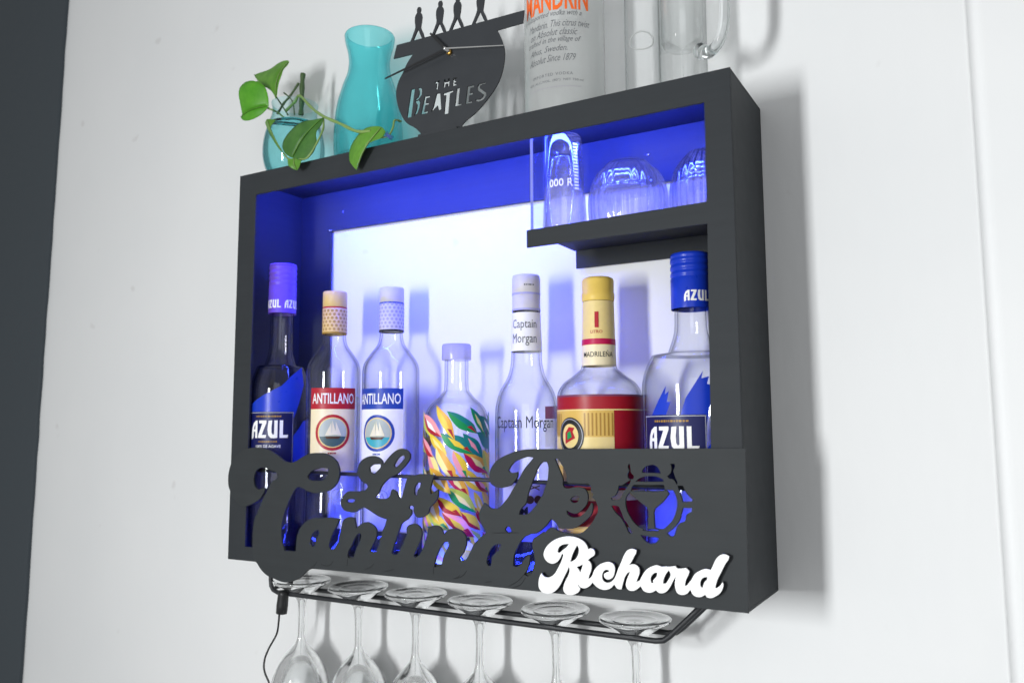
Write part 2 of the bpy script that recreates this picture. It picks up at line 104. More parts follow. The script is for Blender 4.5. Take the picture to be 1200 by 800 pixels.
def solid_glass(name, col=(0.99, 1, 1), ior=1.47):
    m, nt, out = new_mat(name)
    g = nt.nodes.new('ShaderNodeBsdfGlass'); g.inputs[0].default_value = col+(1,); g.inputs['IOR'].default_value = ior
    g.inputs['Roughness'].default_value = 0.0
    nt.links.new(g.outputs[0], out.inputs[0])
    return m
def emitter(name, col, strength):
    m, nt, out = new_mat(name)
    e = nt.nodes.new('ShaderNodeEmission'); e.inputs[0].default_value = col+(1,); e.inputs[1].default_value = strength
    nt.links.new(e.outputs[0], out.inputs[0])
    return m

M = {}
def charcoal(name, col, rough):
    m = paint(name, col, rough, 0.10, 0.06, 45, spec=0.15); nt = m.node_tree
    b = [n for n in nt.nodes if n.type == 'BSDF_PRINCIPLED'][0]; mx = [n for n in nt.nodes if n.type == 'MIX'][0]
    tc = [n for n in nt.nodes if n.type == 'TEX_COORD'][0]
    mp = nt.nodes.new('ShaderNodeMapping'); mp.inputs['Scale'].default_value = (9, 9, 160); nt.links.new(tc.outputs['Object'], mp.inputs['Vector'])
    n2 = nt.nodes.new('ShaderNodeTexNoise'); n2.inputs['Scale'].default_value = 1.0; n2.inputs['Detail'].default_value = 5; nt.links.new(mp.outputs[0], n2.inputs['Vector'])
    n3 = nt.nodes.new('ShaderNodeTexNoise'); n3.inputs['Scale'].default_value = 7; n3.inputs['Detail'].default_value = 3; nt.links.new(tc.outputs['Object'], n3.inputs['Vector'])
    ad = nt.nodes.new('ShaderNodeMath'); ad.operation = 'ADD'; nt.links.new(n2.outputs['Fac'], ad.inputs[0]); nt.links.new(n3.outputs['Fac'], ad.inputs[1])
    mr = nt.nodes.new('ShaderNodeMapRange'); mr.inputs[1].default_value = 0.6; mr.inputs[2].default_value = 1.4; mr.inputs[3].default_value = 0.93; mr.inputs[4].default_value = 1.08
    nt.links.new(ad.outputs[0], mr.inputs[0])
    ml = nt.nodes.new('ShaderNodeVectorMath'); ml.operation = 'SCALE'
    nt.links.new(mx.outputs[2], ml.inputs[0]); nt.links.new(mr.outputs[0], ml.inputs['Scale']); nt.links.new(ml.outputs[0], b.inputs['Base Color'])
    return m
M['charcoal'] = charcoal('charcoal_paint', lin(51, 54, 57), 0.6)
M['charcoal_side'] = M['charcoal']
M['sign'] = charcoal('charcoal_sheet', lin(53, 56, 58), 0.58)
M['groove'] = paint('dark_cut_line', lin(30, 32, 35), 0.8, 0.1)
M['white_acrylic'] = paint('white_acrylic', (0.9, 0.9, 0.9, 1), 0.35, 0.01)
M['black'] = paint('black_backing', lin(30, 31, 42), 0.5, 0.1)
M['wire'] = paint('black_wire', lin(34, 36, 40), 0.5, 0.1, 0.02, 200)
M['black_plastic'] = paint('black_plastic', lin(28, 29, 31), 0.4, 0.1)
M['clock'] = paint('clock_acrylic', lin(50, 53, 57), 0.38, 0.06, 0, 50, spec=0.4)
M['steel'] = paint('silver_metal', (0.75, 0.75, 0.74, 1), 0.25, 0.05, metal=1)
M['brass'] = paint('brass', lin(190, 150, 80), 0.28, 0.08, metal=1)
M['wall_dark'] = paint('dark_grey_wall_paint', lin(62, 70, 76), 0.75, 0.06, 0.12, 70)
M['clear'] = thin_glass('clear_bottle_glass', (0.985, 0.988, 0.992), (0.30, 0.32, 0.40), 0.02, ior=1.42)
M['clear_thin'] = thin_glass('clear_tumbler_glass', (0.985, 0.99, 1.0), (0.62, 0.66, 0.76), 0.04, ior=1.75)
M['ribbed'] = thin_glass('ribbed_tumbler_glass', (0.997, 0.998, 1.0), (0.90, 0.93, 1.0), 0.04, ior=2.0, refract=0.35)
M['stemware'] = thin_glass('stemware_glass', (0.99, 0.995, 0.995), (0.55, 0.58, 0.58), 0.01, ior=1.5, refract=0.86)
M['jug'] = thin_glass('jug_glass', (0.985, 0.99, 0.988), (0.50, 0.54, 0.54), 0.02, ior=1.55, refract=0.3)
M['pane'] = thin_glass('acrylic_pane', (0.97, 0.98, 0.98), (0.9, 0.92, 0.95), 0.02)
M['pane_edge'] = thin_glass('acrylic_pane_edge', (0.6, 0.65, 0.8), (0.5, 0.55, 0.75), 0.2, 0.7, (0.5, 0.55, 0.9))
M['crystal'] = solid_glass('crystal_glass')
M['teal'] = thin_glass('teal_vase_glass', (0.66, 0.98, 0.985), (0.08, 0.58, 0.65), 0.05, 0.22, (0.22, 0.86, 0.92))
M['teal_pale'] = thin_glass('pale_teal_glass', (0.78, 0.96, 0.97), (0.10, 0.46, 0.52), 0.02)
M['water'] = solid_glass('water', (0.74, 0.95, 0.96), 1.36)
M['frost'] = thin_glass('frosted_glass', (0.93, 0.94, 0.94), (0.62, 0.65, 0.65), 0.25, 0.5, (0.90, 0.91, 0.90))
def ink(name, *rgb, rough=0.4): M[name] = paint('print_'+name, lin(*rgb), rough, 0.07, 0.02, 160, spec=0.32)
ink('navy', 14, 20, 82); ink('azure', 24, 58, 190, rough=0.3); ink('violet', 112, 82, 200, rough=0.3); ink('white', 245, 245, 245); ink('silver', 170, 172, 185)
ink('red', 178, 28, 44); ink('cream', 240, 226, 190); ink('gold', 214, 176, 90); ink('gold_dark', 168, 128, 52); ink('blue', 30, 66, 165)
ink('cap_cream', 226, 196, 130); ink('cap_line', 188, 148, 78); ink('cap_silver', 205, 202, 205); ink('cap_silver_line', 168, 166, 172)
ink('sail', 232, 226, 196); ink('sea', 62, 92, 96); ink('sky', 176, 186, 178); ink('teal_ink', 60, 170, 180); ink('black_ink', 30, 30, 34)
ink('crimson', 160, 20, 36); ink('yellow', 238, 205, 60); ink('green', 20, 150, 80); ink('teal_leaf', 16, 128, 120); ink('pink', 245, 160, 165)
ink('magenta', 190, 20, 80); ink('orange', 250, 110, 40); ink('lime', 190, 205, 80); ink('amber', 235, 175, 60); ink('cap_yellow', 232, 198, 96)
ink('label_white', 238, 238, 240); ink('grey_ink', 96, 98, 102); ink('script_grey', 118, 120, 122); ink('brown', 78, 48, 34); ink('lilac', 170, 170, 215); ink('gold_pale', 232, 208, 140)
ink('plum', 120, 60, 90); ink('yellow_pale', 245, 230, 150)

def leaf_mat(name, col, vein):
    m, nt, out = new_mat(name)
    b = nt.nodes.new('ShaderNodeBsdfPrincipled')
    tc = nt.nodes.new('ShaderNodeTexCoord')
    n = nt.nodes.new('ShaderNodeTexNoise'); n.inputs['Scale'].default_value = 70; n.inputs['Detail'].default_value = 8
    nt.links.new(tc.outputs['Object'], n.inputs['Vector'])
    r = nt.nodes.new('ShaderNodeValToRGB'); r.color_ramp.elements[0].position = 0.3; r.color_ramp.elements[1].position = 0.75
    r.color_ramp.elements[0].color = col; r.color_ramp.elements[1].color = vein
    nt.links.new(n.outputs['Fac'], r.inputs[0]); nt.links.new(r.outputs[0], b.inputs['Base Color'])
    b.inputs['Roughness'].default_value = 0.42
    tl = nt.nodes.new('ShaderNodeBsdfTranslucent'); nt.links.new(r.outputs[0], tl.inputs[0])
    mx = nt.nodes.new('ShaderNodeMixShader'); mx.inputs[0].default_value = 0.3
    nt.links.new(b.outputs[0], mx.inputs[1]); nt.links.new(tl.outputs[0], mx.inputs[2])
    nt.links.new(mx.outputs[0], out.inputs[0])
    return m
M['leaf'] = leaf_mat('pothos_leaf', lin(66, 118, 50), lin(92, 146, 64))
M['leaf_bright'] = leaf_mat('young_pothos_leaf', lin(84, 168, 34), lin(112, 190, 52))
M['leaf_mid'] = leaf_mat('mid_pothos_leaf', lin(94, 154, 48), lin(122, 180, 64))
M['stem'] = paint('green_stem', lin(128, 158, 84), 0.5, 0.15, 0, 120)
M['stem_dark'] = paint('dark_green_stem', lin(68, 92, 52), 0.5, 0.15, 0, 120)
M['thread'] = paint('blue_thread', lin(70, 90, 150), 0.8, 0.2, 0, 300)

def wall_mat():
    m, nt, out = new_mat('white_wall_paint')
    b = nt.nodes.new('ShaderNodeBsdfPrincipled'); b.inputs['Roughness'].default_value = 0.6; b.inputs['Specular IOR Level'].default_value = 0.3
    tc = nt.nodes.new('ShaderNodeTexCoord')
    n1 = nt.nodes.new('ShaderNodeTexNoise'); n1.inputs['Scale'].default_value = 3.5; n1.inputs['Detail'].default_value = 4
    n2 = nt.nodes.new('ShaderNodeTexNoise'); n2.inputs['Scale'].default_value = 60; n2.inputs['Detail'].default_value = 5
    n3 = nt.nodes.new('ShaderNodeTexNoise'); n3.inputs['Scale'].default_value = 22; n3.inputs['Detail'].default_value = 2
    mp = nt.nodes.new('ShaderNodeMapping'); mp.inputs['Scale'].default_value = (1, 1, 0.35)
    nt.links.new(tc.outputs['Object'], mp.inputs['Vector'])
    for n in (n1, n3): nt.links.new(tc.outputs['Object'], n.inputs['Vector'])
    nt.links.new(mp.outputs[0], n2.inputs['Vector'])
    r = nt.nodes.new('ShaderNodeValToRGB')
    r.color_ramp.elements[0].position = 0.3; r.color_ramp.elements[1].position = 0.7
    r.color_ramp.elements[0].color = (0.80, 0.81, 0.815, 1); r.color_ramp.elements[1].color = (0.845, 0.85, 0.85, 1)
    nt.links.new(n1.outputs['Fac'], r.inputs[0])
    # sparse little scuffs
    sp = nt.nodes.new('ShaderNodeValToRGB'); sp.color_ramp.elements[0].position = 0.71; sp.color_ramp.elements[1].position = 0.77
    sp.color_ramp.elements[0].color = (1, 1, 1, 1); sp.color_ramp.elements[1].color = (0.82, 0.80, 0.79, 1)
    nt.links.new(n3.outputs['Fac'], sp.inputs[0])
    mu = nt.nodes.new('ShaderNodeMix'); mu.data_type = 'RGBA'; mu.blend_type = 'MULTIPLY'; mu.inputs[0].default_value = 0.6
    nt.links.new(r.outputs[0], mu.inputs[6]); nt.links.new(sp.outputs[0], mu.inputs[7])
    nt.links.new(mu.outputs[2], b.inputs['Base Color'])
    bp = nt.nodes.new('ShaderNodeBump'); bp.inputs['Strength'].default_value = 0.24; bp.inputs['Distance'].default_value = 0.002
    ad = nt.nodes.new('ShaderNodeMath'); ad.operation = 'ADD'
    nt.links.new(n1.outputs['Fac'], ad.inputs[0]); nt.links.new(n2.outputs['Fac'], ad.inputs[1])
    nt.links.new(ad.outputs[0], bp.inputs['Height']); nt.links.new(bp.outputs[0], b.inputs['Normal'])
    nt.links.new(b.outputs[0], out.inputs[0])
    return m
M['wall'] = wall_mat()
# the strip along the inside of the top front rail is the one lit lamp in the photograph
M['led'] = emitter('blue_led', LED_COL, LED_POWER)
M['low_fill'] = emitter('blue_low_fill', LED_COL, LOW_FILL)  # added fill glow, not a lamp the cabinet has

# ------------------------------------------------------------------ mesh helpers
class MB:
    """Collects faces of several materials into ONE mesh object."""
    def __init__(s): s.v = []; s.f = []; s.m = []; s.mats = []; s.sm = []
    def mi(s, mat):
        if mat not in s.mats: s.mats.append(mat)
        return s.mats.index(mat)
    def add(s, vs, fs, mat, smooth=False):
        o = len(s.v); k = s.mi(mat); s.v += [tuple(v) for v in vs]
        for f in fs: s.f.append([i+o for i in f]); s.m.append(k); s.sm.append(smooth)
    def box(s, x0, x1, y0, y1, z0, z1, mat):
        vs = [(x, y, z) for z in (z0, z1) for y in (y0, y1) for x in (x0, x1)]
        s.add(vs, [(0,2,3,1), (4,5,7,6), (0,1,5,4), (2,6,7,3), (0,4,6,2), (1,3,7,5)], mat)
    def lathe(s, prof, mat, cx=0, cy=0, cz=0, seg=64, closed=False, cap=False):
        vs = []; n = len(prof)
        for r, z in prof:
            for k in range(seg):
                a = 2*PI*k/seg; vs.append((cx+r*math.sin(a), cy-r*math.cos(a), cz+z))
        fs = []
        for i in range(n if closed else n-1):
            j = (i+1) % n
            for k in range(seg):
                k2 = (k+1) % seg; fs.append((i*seg+k, i*seg+k2, j*seg+k2, j*seg+k))
        if cap:
            fs.append(tuple(range(seg))[::-1]); fs.append(tuple((n-1)*seg+k for k in range(seg)))
        s.add(vs, fs, mat, True)
    def tube(s, pts, r, mat, seg=10, radii=None):
        pts = [Vector(p) for p in pts]; vs = []; n = len(pts); prev = None
        for i, p in enumerate(pts):
            t = (pts[min(i+1, n-1)]-pts[max(i-1, 0)]).normalized()
            if prev is None:
                u = t.cross(Vector((0, 0, 1)) if abs(t.z) < 0.9 else Vector((1, 0, 0))).normalized()
            else:
                u = (prev - t*prev.dot(t)).normalized()
            prev = u; w = t.cross(u); rr = radii[i] if radii else r
            for k in range(seg):
                a = 2*PI*k/seg; vs.append(p+u*math.cos(a)*rr+w*math.sin(a)*rr)
        fs = [(i*seg+k, i*seg+(k+1) % seg, (i+1)*seg+(k+1) % seg, (i+1)*seg+k) for i in range(n-1) for k in range(seg)]
        fs += [tuple(range(seg))[::-1], tuple((n-1)*seg+k for k in range(seg))]
        s.add(vs, fs, mat, True)
    def patch(s, r, a0, a1, z0, z1, mat, cx=0, cy=0, n=None):
        n = n or max(2, int(abs(a1-a0)*r/0.002)); vs = []
        for z in (z0, z1):
            for k in range(n+1):
                a = a0+(a1-a0)*k/n; vs.append((cx+r*math.sin(a), cy-r*math.cos(a), z))
        s.add(vs, [(k, k+1, n+2+k, n+1+k) for k in range(n)], mat, True)
    def wrap(s, polys, r, ac, zc, mat, rf=None, step=0.002):
        """2D polygons (metres along the surface) laid on a cylinder; rf(z) gives the radius for a tapered neck."""
        for poly in polys:
            if len(poly) > 3:
                tr = tessellate_polygon([[Vector((x, y, 0)) for x, y in poly]])
            else: tr = [(0, 1, 2)]
            for t in tr:
                for q in strips([poly[i] for i in t], step):
                    area = sum(q[i][0]*q[(i+1) % len(q)][1]-q[(i+1) % len(q)][0]*q[i][1] for i in range(len(q)))
                    if abs(area) < 1e-10: continue
                    if area < 0: q = q[::-1]
                    vs = []
                    for x, y in q:
                        rr = rf(zc+y) if rf else r
                        a = ac+x/rr; vs.append((rr*math.sin(a), -rr*math.cos(a), zc+y))
                    s.add(vs, [tuple(range(len(q)))], mat, True)
    def build(s, name, parent=None, loc=None, auto=None):
        me = bpy.data.meshes.new(name); me.from_pydata(s.v, [], s.f)
        for m in s.mats: me.materials.append(m)
        me.polygons.foreach_set('material_index', s.m); me.polygons.foreach_set('use_smooth', s.sm)
        me.update()
        o = bpy.data.objects.new(name, me); C.objects.link(o)
        if loc: o.location = loc
        if parent: o.parent = parent
        return o
def clip(poly, x, keep_right):
    out = []
    for i in range(len(poly)):
        a, b = poly[i], poly[(i+1) % len(poly)]
        ia = a[0] >= x if keep_right else a[0] <= x; ib = b[0] >= x if keep_right else b[0] <= x
        if ia: out.append(a)
        if ia != ib:
            t = (x-a[0])/(b[0]-a[0]); out.append((x, a[1]+t*(b[1]-a[1])))
    return out
def strips(tri, w):
    x0 = min(p[0] for p in tri); x1 = max(p[0] for p in tri); res = []
    k = math.floor(x0/w)
    while k*w < x1:
        q = clip(clip(tri, k*w, True), (k+1)*w, False) if x1-x0 > 1e-9 else tri
        if len(q) >= 3: res.append(q)
        k += 1
    return res
def empty(name, loc=(0, 0, 0)):
    o = bpy.data.objects.new(name, None); o.empty_display_size = 0.02; C.objects.link(o); o.location = loc; return o
def tag(o, label, cat=None, group=None, kind=None):
    o['label'] = label
    if cat: o['category'] = cat
    if group: o['group'] = group
    if kind: o['kind'] = kind
    return o
def bevel(o, w=0.0006, seg=2):
    b = o.modifiers.new('bevel', 'BEVEL'); b.width = w; b.segments = seg; b.limit_method = 'ANGLE'; b.angle_limit = math.radians(40); return o
def subsurf(o, n=2):
    m = o.modifiers.new('sub', 'SUBSURF'); m.levels = n; m.render_levels = n; return o
def smooth_loop(pts, n=4, corner=52, closed=True):
    """Catmull-Rom through the points, corners kept."""
    P = [Vector((p[0], p[1])) for p in pts]; N = len(P); tin = []; tout = []
    for i in range(N):
        a, b, c = P[i-1], P[i], P[(i+1) % N]
        d0, d1 = b-a, c-b
        ang = math.degrees(d0.angle(d1)) if d0.length > 1e-6 and d1.length > 1e-6 else 0
        if not closed and i in (0, N-1): ang = 180
        if ang > corner: tin.append(d0*0.5); tout.append(d1*0.5)
        else:
            l0, l1 = d0.length, d1.length
            if l1 > 2.5*l0: t = d1.normalized()
            elif l0 > 2.5*l1: t = d0.normalized()
            else: t = (d0.normalized()*l1+d1.normalized()*l0)/(l0+l1)
            tin.append(t*d0.length); tout.append(t*d1.length)
    out = []
    for i in range(N if closed else N-1):
        j = (i+1) % N; p0, p1, m0, m1 = P[i], P[j], tout[i], tin[j]
        for k in range(n):
            t = k/n; t2, t3 = t*t, t*t*t
            q = p0*(2*t3-3*t2+1)+m0*(t3-2*t2+t)+p1*(3*t2-2*t3)+m1*(t3-t2)
            out.append((q.x, q.y))
    if not closed: out.append((P[-1].x, P[-1].y))
    return out
def plate(name, outline, holes, yfront, t, mat, parent=None, n=4, bev=0.0003, corner=52):
    """A sheet with cut-outs standing in the x-z plane."""
    cu = bpy.data.curves.new(name, 'CURVE'); cu.dimensions = '2D'; cu.fill_mode = 'BOTH'
    cu.extrude = t/2-bev; cu.bevel_depth = bev; cu.bevel_resolution = 1; cu.offset = -bev
    for lp in [outline]+list(holes):
        q = smooth_loop(lp, n, corner) if n > 1 else lp
        sp = cu.splines.new('POLY'); sp.points.add(len(q)-1); sp.use_cyclic_u = True
        for pt, (x, z) in zip(sp.points, q): pt.co = (x/1000, z/1000, 0, 1)
    tmp = bpy.data.objects.new('tmp', cu); C.objects.link(tmp)
    dg = bpy.context.evaluated_depsgraph_get(); dg.update()
    me = bpy.data.meshes.new_from_object(tmp.evaluated_get(dg)); me.name = name
    bpy.data.objects.remove(tmp); bpy.data.curves.remove(cu)
    for v in me.vertices:
        x, z, d = v.co; v.co = (x, yfront+t/2-d, z)
    me.materials.clear(); me.materials.append(mat)
    me.polygons.foreach_set('use_smooth', [False]*len(me.polygons))
    o = bpy.data.objects.new(name, me); C.objects.link(o)
    if parent: o.parent = parent
    return o
_tc = {}
def text2d(body, w=None, h=None, shear=0.0, bold=0.0, space=1.0):
    key = (body, shear, bold, space)
    if key not in _tc:
        cu = bpy.data.curves.new('t', 'FONT'); cu.body = body; cu.shear = shear; cu.offset = bold; cu.resolution_u = 2; cu.space_character = space
        tmp = bpy.data.objects.new('tmp', cu); C.objects.link(tmp)
        dg = bpy.context.evaluated_depsgraph_get(); dg.update()
        me = bpy.data.meshes.new_from_object(tmp.evaluated_get(dg))
        _tc[key] = [[(me.vertices[i].co.x, me.vertices[i].co.y) for i in p.vertices] for p in me.polygons]
        bpy.data.objects.remove(tmp); bpy.data.curves.remove(cu); bpy.data.meshes.remove(me)
    ps = _tc[key]
    xs = [p[0] for q in ps for p in q]; ys = [p[1] for q in ps for p in q]
    x0, x1, y0, y1 = min(xs), max(xs), min(ys), max(ys)
    sy = h/(y1-y0) if h else w/(x1-x0); sx = w/(x1-x0) if w else sy
    return [[((x-(x0+x1)/2)*sx, (y-(y0+y1)/2)*sy) for x, y in q] for q in ps]
def dashes(w, h, n, seed=1):
    """print too small to read: a row of uneven strokes"""
    rg = random.Random(seed); ws = [rg.uniform(0.6, 1.5) for _ in range(n)]; k = w/(sum(ws)+0.45*n); x = -w/2; out = []
    for a in ws: out.append(rect(a*k, h*rg.uniform(0.75, 1.0), x+a*k/2, 0)); x += (a+0.45)*k
    return out
AZ = [[(.02, -.10), (0, .25), (.03, .6), (.12, .85), (.25, .98), (.25, .78), (.17, .62), (.14, .4), (.14, .05)], [(.24, 0), (.37, 0), (.37, 1), (.25, .99), (.24, .9)], [(.135, .36), (.25, .36), (.25, .5), (.14, .5)],
      [(.46, 1), (.82, 1), (.82, .86), (.61, .17), (.82, .17), (.80, 0), (.42, 0), (.42, .12), (.63, .83), (.46, .83)],
      [(.92, .98), (.88, .5), (.92, .15), (1.02, 0), (1.15, -.02), (1.31, 0), (1.31, 1), (1.17, 1), (1.17, .22), (1.11, .18), (1.06, .3), (1.05, .6), (1.08, 1)],
      [(1.40, 1), (1.54, 1), (1.54, .17), (1.77, .17), (1.74, 0), (1.40, 0)]]
def azul(w, h): return [[((x/1.77-0.5)*w, (y-0.5)*h) for x, y in q] for q in AZ]
def disc(r, n=28, cx=0, cy=0, ry=None):
    return [(cx+r*math.cos(2*PI*k/n), cy+(ry or r)*math.sin(2*PI*k/n)) for k in range(n)]
def ring2(r0, r1, n=32, cx=0, cy=0, e=1.0):
    res = []
    for k in range(n):
        a, b = 2*PI*k/n, 2*PI*(k+1)/n
        res.append([(cx+r0*math.cos(a), cy+e*r0*math.sin(a)), (cx+r1*math.cos(a), cy+e*r1*math.sin(a)), (cx+r1*math.cos(b), cy+e*r1*math.sin(b)), (cx+r0*math.cos(b), cy+e*r0*math.sin(b))])
    return res
def rect(w, h, cx=0, cy=0): return [(cx-w/2, cy-h/2), (cx+w/2, cy-h/2), (cx+w/2, cy+h/2), (cx-w/2, cy+h/2)]
def sm_prof(prof, n=5):
    return smooth_loop(prof, n, 35, closed=False)
rad = math.radians

# ------------------------------------------------------------------ the wall
mb = MB()
prof = [(-0.618, 0), (-0.3, 0), (0, 0), (0.4, 0), (0.8275, 0), (0.8285, -0.0012), (0.8300, -0.0016), (0.8315, -0.0004), (0.8330, 0.0018), (0.8390, 0.0022), (0.8415, 0.0004), (0.8440, 0), (1.3, 0), (3.0, 0)]
vs = [(x, y, z) for z in (-1.6, 1.9) for x, y in prof]; n = len(prof)
mb.add(vs, [(i, i+1, n+i+1, n+i) for i in range(n-1)], M['wall'], True)
wall = tag(mb.build('wall'), 'white painted wall with a shallow moulding near its right edge', None, kind='structure')
# darker painted pier at the left; its brushed paint edge is not quite straight
mb = MB()
pts = []
k = 0; z = -1.6
while z <= 1.9:
    pts.append((-0.6125-(0.317-z)*0.0203+random.uniform(-0.0012, 0.0012), z)); z += 0.035
vs = []; fs = []
for x, z in pts: vs += [(-2.5, -0.006, z), (x-0.002, -0.006, z), (x, -0.004, z), (x+0.001, 0.001, z)]
for i in range(len(pts)-1):
    for j in range(3): fs.append((i*4+j, i*4+j+1, i*4+j+5, i*4+j+4))
mb.add(vs, fs, M['wall_dark'], False)
tag(mb.build('dark_wall'), 'dark grey painted wall strip along the left edge', None, kind='structure')

# ------------------------------------------------------------------ the cabinet
cab = tag(empty('bar_cabinet', (0, 0, 0)), 'charcoal wall mounted bar cabinet with blue lit inside and cut-out script lettering', 'cabinet')
ch = M['charcoal']
def board(name, *b, label=None):
    m = MB(); m.box(*b, ch); o = bevel(m.build(name, cab), 0.0004); return o
board('top_panel', 0, W, FRONT+T, -0.0005, H-T, H)
board('bottom_panel', 0, W, FRONT+T, -0.0005, 0, T)
board('side_panel', 0, T, FRONT+T, -0.0005, T, H-T)
board('side_panel', W-T, W, FRONT+T, -0.0005, T, H-T)
mm = lambda *q: [(x*1000, z*1000) for x, z in q]
plate('front_frame', mm((0, 0), (W, 0), (W, H), (0, H)),
      [mm((0.0292, 0.0168), (0.6100, 0.0168), (0.6146, 0.3432), (0.4257, 0.3430), (0.4257, 0.3612), (0.6148, 0.3640), (0.6150, 0.4583), (0.0305, 0.4579))], FRONT, T, ch, cab, n=1, bev=0.0005)
plate('back_frame', mm((T, T), (W-T, T), (W-T, H-T), (T, H-T)),
      [mm((0.058, 0.030), (0.583, 0.030), (0.583, 0.3395), (0.4290, 0.3395), (0.4290, 0.3622), (0.583, 0.3622), (0.583, 0.4240), (0.058, 0.4300))], -0.0065, T, ch, cab, n=1)
board('shelf', 0.4275, W-T, FRONT+T, -0.0066, 0.3596, 0.3622)
m = MB(); m.box(0.4290, 0.4318, FRONT+T+0.0005, -0.080, 0.3624, H-T-0.0003, M['pane'])
pane = m.build('glass_pane', cab)
e = MB(); e.box(0.4288, 0.4320, FRONT+T+0.0001, FRONT+T+0.0006, 0.3624, H-T-0.0003, M['pane_edge']); e.box(0.4288, 0.4320, -0.0801, -0.0790, 0.3624, H-T-0.0003, M['pane_edge'])
e.build('edge', pane)
m = MB(); m.box(0.05, 0.62, FRONT+T+0.0002, FRONT+T+0.0022, 0.4600, 0.4690, M['led'])
m.build('led_or_fill_strip', cab)
m = MB(); m.box(0.02, 0.62, FRONT+T+0.0002, FRONT+T+0.0022, 0.0045, 0.0115, M['low_fill'])  # unseen strip added behind the bottom rail to bring up the blue low down
m.build('led_or_fill_strip', cab)
m = MB(); m.tube([(T, -0.1085, 0.1095), (0.2, -0.1085, 0.1073), (W-T, -0.1085, 0.1025)], 0.0022, M['wire'])
m.build('retaining_bar', cab)
m = MB(); m.tube([(0.0535, -0.0075, 0.4312), (0.0548, -0.0078, 0.4311), (0.0560, -0.0078, 0.4308), (0.0615, -0.0080, 0.4300)], 0.0006, M['steel'], 8, [0.0014, 0.0012, 0.0006, 0.0004]); m.build('nail', cab)
for x, z in ((0.080, 0.4545), (0.519, 0.4575)):
    m = MB(); m.lathe([(0.0001, -0.002), (0.0011, -0.0018), (0.0016, -0.0008), (0.0016, 0.0)], M['steel'], seg=12)
    m.v = [(x+a, -0.0066+c, z+b) for a, b, c in m.v]; m.build('screw', cab)
# lettering panel: script words and bottle-cap emblem cut out of one sheet
sign = plate('lettering_panel', PANEL, PANEL_HOLES+EMBLEM_HOLES, SIGN, T-0.0002, M['sign'], cab, n=4)
sign['label'] = 'charcoal front panel cut into script words with a cocktail glass bottle-cap emblem'
for g in GROOVES:
    m = MB(); q = smooth_loop(g, 5, 80, closed=False); nq = len(q)
    m.tube([(x/1000, SIGN+0.00005, z/1000) for x, z in q], 0.0004, M['groove'], 6, [0.00018+0.0003*math.sin(PI*(0.12+0.76*i/(nq-1))) for i in range(nq)])
    m.build('cut_line', sign)
nb = plate('name_backing', NAME, NAME_HOLES, SIGN-0.0046, 0.0045, M['black'], cab, n=4, bev=0.0001)
nl = plate('name_lettering', NAME, NAME_HOLES, SIGN-0.0062, 0.0016, M['white_acrylic'], nb, n=4, bev=0.0002)
nl['label'] = 'raised white script name on dark backing'

# ------------------------------------------------------------------ bottles
def bottle(name, x, y, z, label, group=None):
    return tag(empty(name, (x, y, z)), label, 'bottle', group)
def bend(polys, dx=0, dy=0): return [[(a+dx, b+dy) for a, b in q] for q in polys]
Z0 = T
INSIDE = 'bottles lined up inside the lit cabinet'
def shell(root, prof, mat, seg=72, name='glass_body'):
    pf = sm_prof(prof); m = MB(); m.lathe(pf, mat, seg=seg)
    if mat == M['clear']:      # inner face of the glass wall, thick at the base
        m.lathe([(max(0.0008, r-0.0024), max(z, 0.007)) for r, z in pf if r > 0.004], mat, seg=seg)
    return m.build(name, root)

